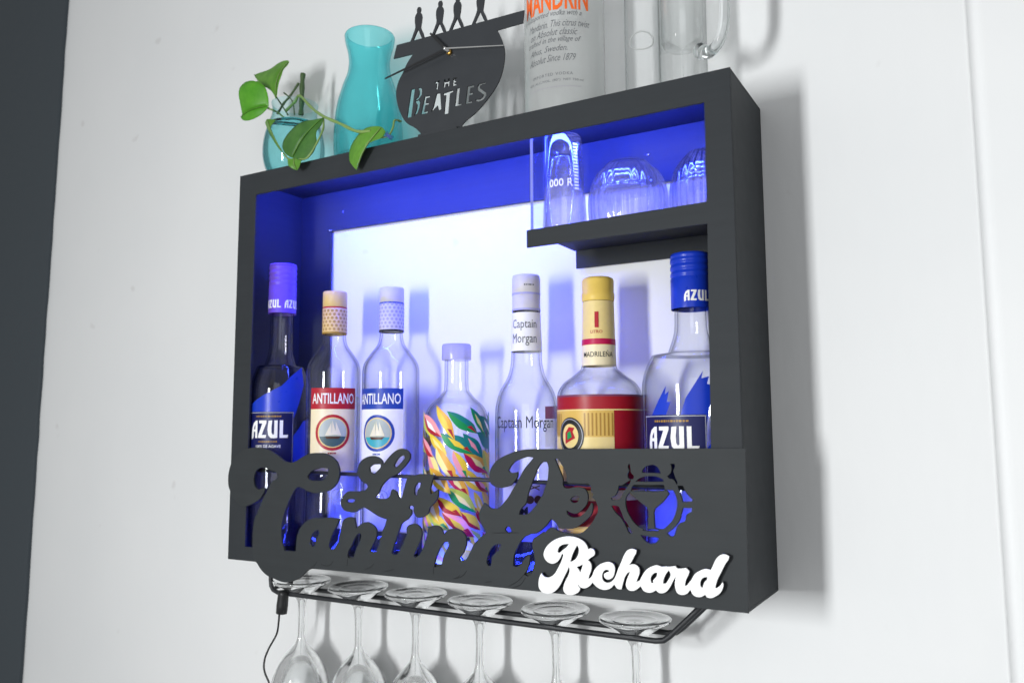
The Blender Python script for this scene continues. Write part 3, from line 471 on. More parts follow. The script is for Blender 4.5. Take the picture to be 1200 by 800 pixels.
def agave_bottle(x, y, R, rc, h, capbot, neckbot, shoulder, ac, label, capmat, scale_label, cap_turn, reps):
    root = bottle('tequila_bottle', x, y, Z0, label, INSIDE)
    rn = rc*0.84
    shell(root, [(0.001, 0.006), (R*0.7, 0.001), (R*0.93, 0.0005), (R, 0.006), (R, shoulder), (R*0.96, shoulder+0.014), (R*0.80, shoulder+0.032), (rn*1.45, neckbot-0.008), (rn*1.06, neckbot+0.012), (rn, neckbot+0.03), (rn, capbot+0.004)], M['clear'])
    cp = MB(); pr = [(rc, capbot)]
    zz = capbot+0.002
    pr += [(rc, capbot+(h-capbot)*0.55)]
    z = capbot+(h-capbot)*0.57
    while z < h-0.006:
        pr += [(rc*0.955, z), (rc*0.995, z+0.0010), (rc*1.0, z+0.0024), (rc*0.995, z+0.0042), (rc*0.955, z+0.0052)]; z += 0.0068
    pr += [(rc, h-0.004), (rc*0.96, h-0.0005), (rc*0.8, h), (0.0005, h)]
    cp.lathe(pr, M[capmat], seg=56)
    lw = rc*1.35
    for k in range(reps):
        da = 2*PI*k/reps
        cp.wrap(azul(lw, 0.0105), rc+0.0003, cap_turn+da, capbot+0.0115, M['white'])
    cp.build('cap', root)
    lb = MB(); hw = scale_label/2; zt = LABEL_TOP(scale_label, h, shoulder)
    # brushed blue swoosh behind the label
    if reps == 4:
        lb.wrap([[(-hw*1.15, zt-0.002), (-hw*0.9, zt+0.010), (-hw*0.2, zt+0.021), (hw*0.5, zt+0.032), (hw*0.9, zt+0.045), (hw*1.35, zt+0.056), (hw*1.5, zt+0.034), (hw*1.25, zt+0.010), (hw*1.0, zt-0.010), (-hw*0.5, zt-0.010)]], R+0.0003, ac, 0, M['azure'])
    else: lb.wrap([[(-hw*0.95, zt-0.012), (-hw*0.55, zt+0.006), (-hw*0.12, zt+0.027), (-hw*0.16, zt+0.019), (-hw*0.03, zt+0.022), (-hw*0.10, zt+0.012), (hw*0.02, zt+0.012), (-hw*0.3, zt-0.012)]], R+0.0003, ac, 0, M['azure'])
    if reps != 4: lb.wrap([[(hw*0.1, zt-0.02), (hw*0.45, zt+0.015), (hw*0.95, zt+0.040), (hw*0.9, zt+0.033), (hw*1.12, zt+0.035), (hw*1.05, zt+0.028), (hw*1.25, zt+0.026), (hw*1.1, zt+0.006), (hw*0.9, zt-0.03)]], R+0.0003, ac, 0, M['azure'])
    lb.wrap([[(hw*1.02, zt-0.03), (hw*1.5, zt-0.012), (hw*2.0, zt-0.008), (hw*1.95, zt-0.08), (hw*1.02, zt-0.075)]], R+0.0003, ac, 0, M['azure'])
    lb.patch(R+0.0006, ac-hw/R, ac+hw/R, zt-0.068, zt, M['navy'])
    for zz in (zt-0.0012, zt-0.0672): lb.patch(R+0.0009, ac-hw/R, ac+hw/R, zz-0.0004, zz+0.0004, M['silver'])
    for s in (-1, 1): lb.patch(R+0.0009, ac+s*(hw-0.0009)/R-0.006, ac+s*(hw-0.0009)/R+0.006, zt-0.067, zt-0.0014, M['silver'])
    lb.wrap(dashes(hw*1.1, 0.0021, 13, 3), R+0.0009, ac, zt-0.0058, M['gold_dark'])
    lb.wrap(azul(hw*1.62, 0.0215), R+0.0009, ac, zt-0.0215, M['white'])
    lb.wrap(dashes(hw*0.8, 0.0017, 10, 5), R+0.0009, ac, zt-0.0368, M['gold_dark'])
    lb.wrap(text2d('100% DE AGAVE', hw*1.05, 0.0034, bold=0.01), R+0.0009, ac, zt-0.0425, M['white'])
    lb.build('label', root)
    return root
def LABEL_TOP(s, h, sh): return sh-0.0265
agave_bottle(0.0408, -0.0762, 0.0365, 0.0176, 0.3695, 0.3045, 0.243, 0.2045, rad(24), 'tall tequila bottle with purplish cap in the left corner of the lit cabinet', 'violet', 0.062, rad(92), 4)
agave_bottle(0.5790, -0.0580, 0.0500, 0.0198, 0.3265, 0.2710, 0.236, 0.1935, rad(-8), 'wide tequila bottle with bright blue cap at the right end under the shelf', 'azure', 0.066, rad(36), 2)

def rum_bottle(x, y, R, h, linez, capbot, neckbot, sh, ac, ink_, cap, capl, label, bt, bb):
    root = bottle('rum_bottle', x, y, Z0, label, INSIDE); rc = 0.0152; rn = 0.0138
    shell(root, [(0.001, 0.006), (R*0.7, 0.001), (R*0.93, 0.0005), (R, 0.006), (R, sh-0.004), (R*0.95, sh+0.008), (R*0.72, sh+0.021), (rn*1.18, neckbot-0.002), (rn, neckbot+0.010), (rn, capbot+0.004)], M['clear'])
    cp = MB(); cp.lathe([(rc, capbot), (rc, linez-0.001), (rc*0.97, linez-0.0008), (rc*0.97, linez+0.0008), (rc*0.99, linez+0.001), (rc*0.99, h-0.0015), (rc*0.95, h), (0.0004, h)], M[cap], seg=48)
    cp.lathe([(rc*0.985, linez-0.0009), (rc*0.985, linez+0.0009)], M[ink_], seg=48)
    cp.lathe([(rc*1.004, capbot-0.001), (rc*1.004, capbot+0.0012)], M['black_ink'] if ink_ == 'blue' else M['gold_dark'], seg=48)
    # honeycomb on the collar
    nz = int((linez-capbot-0.006)/0.0046)
    for i in range(nz+1):
        for k in range(18):
            a = 2*PI*(k+(i % 2)*0.5)/18
            cp.wrap([disc(0.00185, 6)], rc+0.0002, a, capbot+0.0045+i*0.0046, M[capl], step=0.01)
    cp.build('cap', root)
    lb = MB(); hw = 0.0295 if R < 0.034 else 0.031
    mainc = M['cream'] if ink_ == 'red' else M['label_white']
    lb.patch(R+0.0004, ac-hw/R, ac+hw/R, 0.106, bb, mainc)
    lb.patch(R+0.0005, ac-hw/R, ac+hw/R, bb, bt, M[ink_])
    lb.wrap(text2d('ANTILLANO', hw*1.84, 0.0128, bold=0.012), R+0.0008, ac, (bt+bb)/2, M['white'])
    zc = bb-0.028
    lb.wrap([disc(0.0215)], R+0.0007, ac, zc, M[ink_]); lb.wrap([disc(0.0182)], R+0.0010, ac, zc, M['gold_pale'])
    lb.wrap([disc(0.0168)], R+0.0013, ac, zc, M['sky'])
    lb.wrap([[(0.0168*math.cos(a), 0.0168*math.sin(a)) for a in [PI+0.28+(PI-0.56)*k/14 for k in range(15)]]], R+0.0016, ac, zc, M['sea'] if ink_ == 'red' else M['teal_ink'])
    for tri in ([(-0.009, -0.0035), (-0.001, -0.0035), (-0.0015, 0.012)], [(-0.001, -0.003), (0.005, -0.003), (-0.0005, 0.0145)], [(0.0035, -0.003), (0.0105, -0.0035), (0.0035, 0.0135)]):
        lb.wrap([tri], R+0.0019, ac, zc, M['sail'])
    lb.wrap([[(-0.009, -0.0045), (0.010, -0.0045), (0.007, -0.0075), (-0.007, -0.0075)]], R+0.0019, ac, zc, M['brown'])
    lb.wrap(dashes(0.010, 0.0024, 4, 8), R+0.0008, ac, zc-0.0245, M['crimson'] if ink_ == 'red' else M['blue'])
    lb.build('label', root)
    # embossed sunburst low on the glass
    em = MB(); ez = 0.078
    for k in range(18):
        a = 2*PI*k/18
        em.wrap([[(0.009*math.cos(a-0.06), 0.009*math.sin(a-0.06)), (0.0125*math.cos(a), 0.0125*math.sin(a)), (0.009*math.cos(a+0.06), 0.009*math.sin(a+0.06))]], R+0.0006, ac+0.2, ez, M['silver'])
    em.wrap(ring2(0.0066, 0.0076, 20), R+0.0006, ac+0.2, ez, M['silver'])
    em.wrap([[(-0.003, -0.0035), (-0.0018, -0.0035), (0.001, 0.004), (-0.0002, 0.004)], [(0.0022, -0.0035), (0.0033, -0.0035), (0.001, 0.004), (0.0002, 0.003)]], R+0.0006, ac+0.2, ez, M['silver'])
    em.build('embossed_mark', root)
    return root
rum_bottle(0.1235, -0.068, 0.0330, 0.3270, 0.3065, 0.2745, 0.262, 0.228, rad(42), 'red', 'cap_cream', 'cap_line', 'slim rum bottle with gold cap and red label band beside the corner bottle', 0.2055, 0.1800)
rum_bottle(0.1990, -0.050, 0.0345, 0.3280, 0.3085, 0.2745, 0.261, 0.226, rad(12), 'blue', 'cap_silver', 'cap_silver_line', 'slim rum bottle with silver cap and blue label band', 0.2035, 0.1790)

# short bottle with leaf print
root = bottle('short_bottle', 0.3030, -0.062, Z0, 'short clear bottle printed with yellow, red and green leaves', INSIDE)
R = 0.0368
shell(root, [(0.001, 0.006), (R*0.7, 0.001), (R*0.93, 0.0005), (R, 0.005), (R, 0.160), (R*0.96, 0.172), (R*0.84, 0.181), (R*0.58, 0.190), (0.0142, 0.199), (0.0136, 0.21), (0.0136, 0.238)], M['clear'])
m = MB(); m.lathe([(0.0165, 0.2335), (0.0168, 0.235), (0.0168, 0.2495), (0.0158, 0.2515), (0.0005, 0.2515)], thin_glass('clear_plastic_cap', (0.8, 0.8, 0.9), (0.5, 0.5, 0.7), 0.1, 0.5, (0.7, 0.68, 0.8)), seg=48)
m.build('cap', root)
m = MB(); rng = random.Random(11)
cols = [('yellow', 'yellow'), ('amber', 'yellow'), ('yellow', 'red'), ('lime', 'green'), ('yellow', 'pink'), ('pink', 'red'), ('yellow', 'lime'), ('amber', 'magenta'), ('lime', 'yellow'), ('yellow_pale', 'pink'), ('amber', 'yellow_pale')]
row = 0; zz = 0.010
while zz < 0.170:
    for k in range(8):
        a = rad(-84+k*29+(row % 2)*14+rng.uniform(-6, 6)); L = rng.uniform(0.0165, 0.0235); w_ = L*rng.uniform(0.27, 0.38); th = rad(-46+rng.uniform(-20, 18))
        ca, cb = cols[rng.randrange(len(cols))]
        if zz > 0.125 and k > 3: ca, cb = ('teal_leaf', 'green') if rng.random() < 0.6 else ('teal_leaf', 'teal_leaf')
        wob = lambda: rng.uniform(0.78, 1.2)
        up = smooth_loop([(-L, 0), (-L*0.55, w_*0.7*wob()), (0, w_*wob()), (L*0.55, w_*0.75*wob()), (L, 0)], 3, 50, closed=False)
        dn = smooth_loop([(L, 0), (L*0.5, -w_*0.7*wob()), (0, -w_*wob()), (-L*0.55, -w_*0.75*wob()), (-L, 0)], 3, 50, closed=False)
        rot = lambda q: [(x*math.cos(th)-y*math.sin(th), x*math.sin(th)+y*math.cos(th)) for x, y in q]
        z_ = min(0.164, max(0.018, zz+rng.uniform(-0.004, 0.004)))
        lay = 0.0003+0.00025*((k+row*2) % 3)
        m.wrap([rot(up)], R+lay, a, z_, M[ca]); m.wrap([rot(dn)], R+lay, a, z_, M[cb])
        if rng.random() < 0.6: m.wrap([rot([(-L*0.6, w_*0.1), (-L*0.1, -w_*0.45), (L*0.6, -w_*0.1), (0, w_*0.3)])], R+lay+0.0001, a, z_, M[rng.choice(['yellow', 'pink', 'yellow_pale', 'white'])])
        if rng.random() < 0.35: m.wrap([rot([(L*0.3, -w_*0.2), (L*0.95, 0), (L*0.45, w_*0.4)])], R+lay+0.00012, a, z_, M[rng.choice(['red', 'red', 'magenta', 'green'])])
    row += 1; zz += 0.0215
m.build('printed_leaves', root)

# spiced rum bottle (white capsule)
root = bottle('spiced_rum_bottle', 0.3935, -0.060, Z0, 'clear rum bottle with tall white capsule and black gothic lettering', INSIDE)
R = 0.0345; ac = rad(22)
nr = lambda z: 0.0152 if z > 0.28 else 0.0152+(0.28-z)*0.035
shell(root, [(0.001, 0.006), (R*0.7, 0.001), (R*0.93, 0.0005), (R, 0.006), (R, 0.170), (R*0.97, 0.182), (R*0.86, 0.195), (0.0205, 0.212), (0.0172, 0.226), (nr(0.238), 0.238), (nr(0.26), 0.26), (0.0148, 0.30)], M['clear'])
m = MB(); m.lathe([(0.0154, 0.2835), (0.0154, 0.300), (0.0150, 0.3008), (0.0150, 0.3022), (0.0156, 0.303), (0.0156, 0.3185), (0.0150, 0.321), (0.0146, 0.3225), (0.0004, 0.3225)], M['cap_silver'], seg=60)
for zz in (0.284, 0.3014): m.lathe([(0.0157, zz-0.0011), (0.0157, zz+0.0011)], M['lilac'], seg=48)
m.wrap(dashes(0.012, 0.0018, 6, 9), 0.0159, ac+0.35, 0.3105, M['grey_ink'])
m.build('cap', root)
m = MB()
vs = []; n = 40
for z in [0.2385+0.0035*i for i in range(13)]:
    for k in range(n): vs.append(((nr(z)+0.0004)*math.sin(2*PI*k/n), -(nr(z)+0.0004)*math.cos(2*PI*k/n), z))
m.add(vs, [(i*n+k, i*n+(k+1) % n, (i+1)*n+(k+1) % n, (i+1)*n+k) for i in range(12) for k in range(n)], M['label_white'], True)
m.wrap(text2d('Captain', 0.0295, 0.0125), 0, ac-0.05, 0.2665, M['grey_ink'], rf=lambda z: nr(z)+0.0007)
m.wrap(text2d('Morgan', 0.0295, 0.0135), 0, ac-0.05, 0.2505, M['grey_ink'], rf=lambda z: nr(z)+0.0007)
m.build('neck_label', root)
m = MB()
m.wrap(text2d('Captain Morgan', 0.071, 0.0165), R+0.0004, ac+0.02, 0.1600, M['black_ink'])
m.build('label', root)
m = MB(); m.patch(R+0.0003, ac-0.7, ac+0.95, 0.040, 0.098, M['lilac'])
for s, dz in ((0.20, 0.0822), (0.44, 0.0822)): m.wrap([disc(0.0042)], R+0.0006, ac+s, dz, M['brown'])
m.wrap(text2d('M', 0.008, 0.009, bold=0.02), R+0.0006, ac+0.02, 0.0705, M['black_ink'])
m.wrap([[(-0.006, -0.001), (0.006, 0.003), (0.006, 0.004), (-0.006, 0.0004)], [(-0.005, 0.0035), (0.005, -0.0015), (0.0055, -0.0005), (-0.005, 0.0045)]], R+0.0006, ac+0.34, 0.093, M['brown'])
m.build('lower_label', root)
m = MB(); m.patch(R-0.0005, rad(132), rad(172), 0.166, 0.180, M['plum']); m.build('label', root)
m = MB(); m.patch(R-0.0005, rad(132), rad(172), 0.135, 0.1655, M['cap_silver'])
m.build('back_label', root)

# big red and gold bottle
root = bottle('cane_spirit_bottle', 0.4795, -0.060, Z0, 'broad bottle with yellow cap and red and gold striped label', INSIDE)
R = 0.0440; ac = rad(18)
tr = lambda z: 0.0158+(0.286-z)*0.022
shell(root, [(0.001, 0.006), (R*0.7, 0.001), (R*0.94, 0.0005), (R, 0.006), (R, 0.185), (R*0.97, 0.193), (R*0.86, 0.201), (R*0.62, 0.209), (0.0190, 0.216), (tr(0.222), 0.225), (tr(0.28), 0.288)], M['clear'])
m = MB(); m.lathe([(0.0164, 0.2865), (0.0172, 0.289), (0.0174, 0.2945), (0.0166, 0.2958), (0.0168, 0.308), (0.0160, 0.3105), (0.0135, 0.3118), (0.0004, 0.3120)], M['cap_yellow'], seg=56)
m.build('cap', root)
m = MB(); n = 44
def cone(z0, z1, mat, dr):
    vs = [((tr(z)+dr)*math.sin(2*PI*k/n), -(tr(z)+dr)*math.cos(2*PI*k/n), z) for z in (z0, z1) for k in range(n)]
    m.add(vs, [(k, (k+1) % n, n+(k+1) % n, n+k) for k in range(n)], mat, True)
cone(0.2190, 0.2840, M['cream'], 0.0004); cone(0.2240, 0.2860, M['gold_pale'], 0.0006); cone(0.2405, 0.2465, M['magenta'], 0.0008); cone(0.2190, 0.2400, M['cream'], 0.0008)
rf = lambda z: tr(z)+0.0011
m.wrap(text2d('1', 0.0042, 0.0165, bold=0.01), 0, ac+0.0, 0.2660, M['red'], rf=rf)
m.wrap(text2d('LITRO', 0.0125, 0.0032), 0, ac-0.02, 0.2535, M['red'], rf=rf)
m.wrap(text2d('MADRILEÑA', 0.034, 0.0066, bold=0.002), 0, ac+0.05, 0.2310, M['black_ink'], rf=rf)
m.build('neck_label', root)
m = MB()
a0, a1 = rad(-52), rad(105); ae = rad(42)
m.patch(R+0.0004, a0, a1, 0.02, 0.1880, M['crimson']); m.patch(R+0.0006, a0, a1, 0.1862, 0.1884, M['plum'])
m.patch(R+0.0007, a0, ae, 0.10, 0.1725, M['gold']); m.patch(R+0.0007, a0, a1, 0.1725, 0.1738, M['gold_pale'])
k = 0; a = a0
while a < ae-0.02:
    if not (rad(-33) < a < rad(2)): m.patch(R+0.0010, a, a+0.036, 0.148, 0.170, M['gold_dark'])
    a += 0.088
m.patch(R+0.0010, a0, ae, 0.118, 0.1465, M['gold_pale'])
ma = rad(-17); mz = 0.1475
m.wrap([disc(0.0165, ry=0.0185)], R+0.0013, ma, mz, M['black_ink']); m.wrap(ring2(0.0145, 0.0152, 32, e=1.12), R+0.0016, ma, mz, M['silver'])
m.wrap([disc(0.0105, ry=0.012)], R+0.0016, ma, mz, M['gold_pale']); m.wrap([[(-0.006, -0.008), (0.0, -0.005), (0.007, -0.002), (0.004, 0.004), (0.006, 0.008), (-0.001, 0.009), (-0.006, 0.003)]], R+0.0019, ma, mz, M['red'])
m.wrap([[(-0.003, -0.004), (0.003, -0.001), (0.001, 0.005), (-0.003, 0.003)]], R+0.0022, ma, mz, M['green'])
m.patch(R+0.0010, a0, a1, 0.085, 0.095, M['gold_pale']); m.patch(R+0.0010, a0, a1, 0.05, 0.06, M['gold'])
m.build('label', root)

# ------------------------------------------------------------------ glasses on the little shelf
ZS = 0.3624
def lathe_glass(root, prof, mat, name, seg=64):
    m = MB(); m.lathe(prof, mat, seg=seg, closed=True); return m.build(name, root)
g = tag(empty('shot_glass', (0.4560, -0.0885, ZS)), 'tall tapered shot glass standing upside down at the left end of the upper shelf', 'glass', 'upside down glasses on the upper shelf')
out_ = [(0.0230, 0.0003), (0.0232, 0.0012), (0.0213, 0.045), (0.0190, 0.085), (0.0186, 0.098), (0.0172, 0.1005), (0.0004, 0.1005)]
inn = [(0.0004, 0.078), (0.0150, 0.078), (0.0168, 0.074), (0.0195, 0.045), (0.0214, 0.0012)]
lathe_glass(g, out_+inn, M['ribbed'], 'bowl')
m = MB()
m.wrap(text2d('000 R', 0.026, 0.0085, bold=0.012), 0, rad(16), 0.046, M['white'], rf=lambda z: 0.0232-(z-0.0012)*0.047+0.0003)
for k in range(15): m.wrap([rect(0.0055, 0.0022)], 0, rad(62), 0.040+0.0034*k, M['white'], rf=lambda z: 0.0232-(z-0.0012)*0.047+0.0003)
m.build('printed_band', g)
def tumbler(x, y, R, h, label, flutes=30):
    g = tag(empty('tumbler', (x, y, ZS)), label, 'glass', 'upside down glasses on the upper shelf')
    prof = sm_prof([(R*0.95, 0.0004), (R*1.0, 0.020), (R*0.97, 0.036), (R*0.82, 0.052), (R*0.58, 0.0625), (R*0.50, 0.066), (R*0.30, 0.0668), (0.0005, 0.0665)], 4)
    inner = [(max(0.0004, r-0.0022), z-0.0035 if z > 0.04 else z) for r, z in prof][::-1]
    m = MB(); seg = flutes*4
    m.lathe(prof+inner, M['ribbed'], seg=seg, closed=True)
    for i, (a, b, c) in enumerate(m.v):   # vertical flutes pressed into the wall
        rr = math.hypot(a, b)
        if rr > R*0.3:
            th = math.atan2(a, -b); f = 1+0.016*math.cos(th*flutes); m.v[i] = (a*f, b*f, c*h/0.0668)
    m.build('bowl', g)
    return g
tumbler(0.5180, -0.066, 0.0410, 0.0690, 'round fluted tumbler turned upside down, whole dome in view on the upper shelf')
tumbler(0.5970, -0.056, 0.0360, 0.0690, 'round fluted tumbler upside down, cut off by the right side of the cabinet frame')

# ------------------------------------------------------------------ things on top of the cabinet
# teal vase
ZT = H
v = tag(empty('vase', (0.1665, -0.060, ZT)), 'tall teal glass vase with a flared lip on top of the cabinet', 'vase')
prof = sm_prof([(0.0005, 0.004), (0.031, 0.0005), (0.0412, 0.004), (0.0430, 0.022), (0.0428, 0.050), (0.0400, 0.078), (0.0330, 0.105), (0.0275, 0.122), (0.0260, 0.135), (0.0272, 0.148), (0.0308, 0.162), (0.0320, 0.170), (0.0312, 0.1725)], 5)
inner = [(max(0.0004, r-0.003), max(z, 0.012)) for r, z in prof][::-1]
m = MB(); m.lathe(prof+inner, M['teal'], seg=80, closed=True); m.build('glass_body', v)

# bud vase, water, pothos
bv = tag(empty('bud_vase', (0.0400, -0.062, ZT)), 'small round pale teal glass bowl of water holding a green vine', 'vase')
prof = sm_prof([(0.0005, 0.003), (0.020, 0.0005), (0.032, 0.009), (0.0392, 0.026), (0.0405, 0.043), (0.0385, 0.061), (0.0335, 0.079), (0.0298, 0.091), (0.0292, 0.099), (0.0308, 0.107)], 5)
m = MB(); m.lathe(prof, M['teal_pale'], seg=72); m.build('glass_body', bv)
m = MB(); wp = [(max(0.0004, r-0.0008), z+0.0008) for r, z in prof if z < 0.077]
m.lathe(wp+[(0.0336, 0.0772), (0.0005, 0.0775)], M['water'], seg=72); m.build('water', bv)

plant = tag(empty('pothos_vine', (0.0365, -0.062, ZT+0.09)), 'trailing green vine with heart-shaped leaves rooted in the small glass bowl', 'plant')
plant_loc = Vector(plant.location)
def leaf(key, y, mat, base, tip, bulge=0.006, lean=0.0, fold=0.0, sidelean=0.0):
    """A leaf blade from its outline: rings shrunk towards the midrib, domed, leaning out of its plane; real thickness."""
    loop = smooth_loop(LEAVES[key], 3, 60); P = [Vector((a/1000, b/1000)) for a, b in loop]
    b_, t_ = Vector(base)/1000, Vector(tip)/1000; ax = (t_-b_); L2 = ax.length_squared
    rings = 6; vs = []; N = len(P); c0 = sum(P, Vector((0, 0)))/N
    nrm = Vector((-ax.y, ax.x)).normalized(); hw = max(abs((p-b_).dot(nrm)) for p in P)
    for k in range(rings+1):
        f = 1-k/rings
        for p in P:
            s = min(0.95, max(0.05, (p-b_).dot(ax)/L2)); mid = b_+ax*s
            q = mid+(p-mid)*f
            s2 = (q-b_).dot(ax)/L2; d = (q-b_).dot(nrm)/max(hw, 1e-5)
            yy = y-bulge*(1-d*d)*math.sin(PI*min(1, max(0, s2)))+lean*s2+sidelean*d+fold*abs(d)
            yy -= 0.0009*math.exp(-(d/0.05)**2)*-1
            vs.append((q.x-plant_loc.x, yy-plant_loc.y, q.y-plant_loc.z))
    fs = [(k*N+i, k*N+(i+1) % N, (k+1)*N+(i+1) % N, (k+1)*N+i) for k in range(rings) for i in range(N)]
    m = MB(); m.add(vs, fs, mat, True)
    rib = []
    for k in range(9):
        s2 = 0.03+0.94*k/8; q = b_+ax*s2
        yy = y-bulge*math.sin(PI*s2)+lean*s2-0.0004
        rib.append((q.x-plant_loc.x, yy-plant_loc.y, q.y-plant_loc.z))
    m.tube(rib, 0.0004, M['leaf_mid'] if mat != M['leaf_mid'] else M['stem'], 6, [0.00038-0.00003*k for k in range(9)])
    o = m.build('leaf', plant)
    so = o.modifiers.new('thick', 'SOLIDIFY'); so.thickness = 0.0005; so.offset = 0
    return o
cen = lambda k: (sum(a for a, b in LEAVES[k])/len(LEAVES[k]), sum(b for a, b in LEAVES[k])/len(LEAVES[k]))
leaf('S', -0.058, M['leaf_mid'], LEAVES['S'][4], LEAVES['S'][0], 0.002)
leaf('A', -0.072, M['leaf_mid'], LEAVES['A'][5], LEAVES['A'][11], 0.008, lean=-0.01, fold=0.012)
leaf('B', -0.088, M['leaf_bright'], LEAVES['B'][7], LEAVES['B'][12], 0.007, sidelean=0.010)
leaf('C', -0.108, M['leaf_mid'], LEAVES['C'][1], LEAVES['C'][6], 0.003, fold=0.010)
leaf('D', -0.124, M['leaf'], LEAVES['D'][7], LEAVES['D'][0], 0.006, lean=0.010)
leaf('F', -0.127, M['leaf_mid'], LEAVES['F'][1], LEAVES['F'][5], 0.003, fold=-0.006)
leaf('E', -0.122, M['leaf_mid'], LEAVES['E'][5], LEAVES['E'][12], 0.006, lean=-0.003, sidelean=-0.002)
def spline3(pts, n=8):
    out = []; P = [Vector(p)/1000 for p in pts]
    for i in range(len(P)-1):
        a, b, c, d = P[max(0, i-1)], P[i], P[i+1], P[min(len(P)-1, i+2)]
        for k in range(n):
            t = k/n; out.append(0.5*((2*b)+(c-a)*t+(2*a-5*b+4*c-d)*t*t+(3*b-a-3*c+d)*t**3))
    return out+[P[-1]]
rs = [0.0019, 0.0012, 0.0012, 0.0033, 0.0016, 0.0013, 0.0010, 0.0010, 0.0012]
for i, st in enumerate(STEMS):
    m = MB(); q = [p-plant_loc for p in spline3(st)]
    m.tube(q, rs[i], M['stem_dark'] if i in (3, 4, 6, 7) else M['stem'], 8, [rs[i]*(1.0+0.12*math.sin(j*0.9)) for j in range(len(q))]); m.build('stem', plant)
m = MB(); kn = Vector(STEMS[2][1])/1000-plant_loc
for dx, dz, ex, ez in ((-0.003, 0.003, 0.006, -0.006), (-0.004, -0.001, 0.004, -0.004), (0.0, 0.004, 0.003, -0.005), (-0.002, 0.001, 0.008, -0.004)):
    m.tube([kn+Vector((dx, -0.002, dz)), kn+Vector(((dx+ex)/2, -0.0035, (dz+ez)/2+0.001)), kn+Vector((ex, -0.001, ez))], 0.0007, M['thread'], 6)
m.build('thread_tie', plant)

# clock cut from a dark sheet, on a small foot
ck = tag(empty('desk_clock', (0.31, -0.106, ZT)), 'dark disc clock with cut-out lettering and four small walkers on a crossbar', 'clock')
def loc_par(o, root):
    o.parent = root; o.matrix_parent_inverse = Matrix.Translation(-Vector(root.location)); return o
# four plain pedestrian figures stand along the crossbar
fig = [(-1.6, 0), (2.8, 8.5), (5.4, 15.0), (4.6, 23.0), (5.6, 30.0), (7.8, 32.6), (7.6, 36.6), (9.2, 39.0), (12.2, 38.6), (13.2, 35.4), (12.2, 32.4), (14.4, 29.0), (14.2, 20.0), (13.2, 13.0), (16.2, 6.5), (18.4, 0), (14.8, 0), (12.4, 5.2), (9.4, 12.2), (5.4, 5.8), (2.2, 0)]
outline = list(CLOCK)
tl, trr = outline[0], outline[1]
bar = []
for f_ in (0.125, 0.300, 0.440, 0.620):
    bx = tl[0]+(trr[0]-tl[0])*f_; bz = tl[1]+(trr[1]-tl[1])*f_
    bar += [(bx+a, bz+b-0.1) for a, b in fig]
o = plate('clock_face', smooth_loop([tl]+bar+outline[1:], 3, 40), CLOCK_LETTERS, -0.108, 0.0018, M['clock'], None, n=1, bev=0.0001); loc_par(o, ck)
m = MB(); bx0, bx1 = 0.284, 0.337
m.box(bx0, bx1, -0.114, -0.086, ZT+0.0002, ZT+0.0035, M['clock']); loc_par(bevel(m.build('stand')), ck)
c0 = Vector((CLOCK_PTS[0][0]/1000, -0.1112, CLOCK_PTS[0][1]/1000))
def hand(name, tip, w0, w1, y, mat, tail=0.0):
    d = Vector((tip[0]/1000, 0, tip[1]/1000))-Vector((c0.x, 0, c0.z)); L = d.length; d.normalize(); nn = Vector((-d.z, 0, d.x))
    a = Vector((c0.x, y, c0.z))-d*tail; b = Vector((c0.x, y, c0.z))+d*L; vs = []
    for dy in (0, 0.0006): vs += [a-nn*w0+Vector((0, dy, 0)), b-nn*w1+Vector((0, dy, 0)), b+nn*w1+Vector((0, dy, 0)), a+nn*w0+Vector((0, dy, 0))]
    m = MB(); m.add(vs, [(0, 1, 2, 3), (7, 6, 5, 4), (0, 4, 5, 1), (1, 5, 6, 2), (2, 6, 7, 3), (3, 7, 4, 0)], mat)
    return loc_par(m.build(name), ck)
hand('minute_hand', CLOCK_PTS[1], 0.0016, 0.0009, -0.1160, M['black_plastic'])
hand('hour_hand', CLOCK_PTS[2], 0.0019, 0.0012, -0.1140, M['black_plastic'])
hand('second_hand', CLOCK_PTS[3], 0.0008, 0.0005, -0.1180, M['steel'])
m = MB()
m.lathe([(0.0001, 0.0), (0.0024, 0.0002), (0.0026, 0.003), (0.0018, 0.0036), (0.0018, 0.009), (0.0004, 0.0095)], M['steel'], seg=20)
m.v = [(c0.x+a, -0.1095-c, c0.z+b) for a, b, c in m.v]
k0 = len(m.v)
m.lathe([(0.0001, 0.0), (0.0036, 0.0), (0.0036, 0.0022), (0.0030, 0.0030), (0.0004, 0.0031)], M['brass'], seg=6)
m.v[k0:] = [(c0.x+0.0006+a, -0.1082-c, c0.z-0.0012+b) for a, b, c in m.v[k0:]]
loc_par(m.build('hub_nut'), ck)
m = MB(); m.box(c0.x-0.026, c0.x+0.026, -0.1048, -0.090, c0.z-0.026, c0.z+0.026, M['black_plastic']); loc_par(bevel(m.build('movement_case'), 0.002), ck)

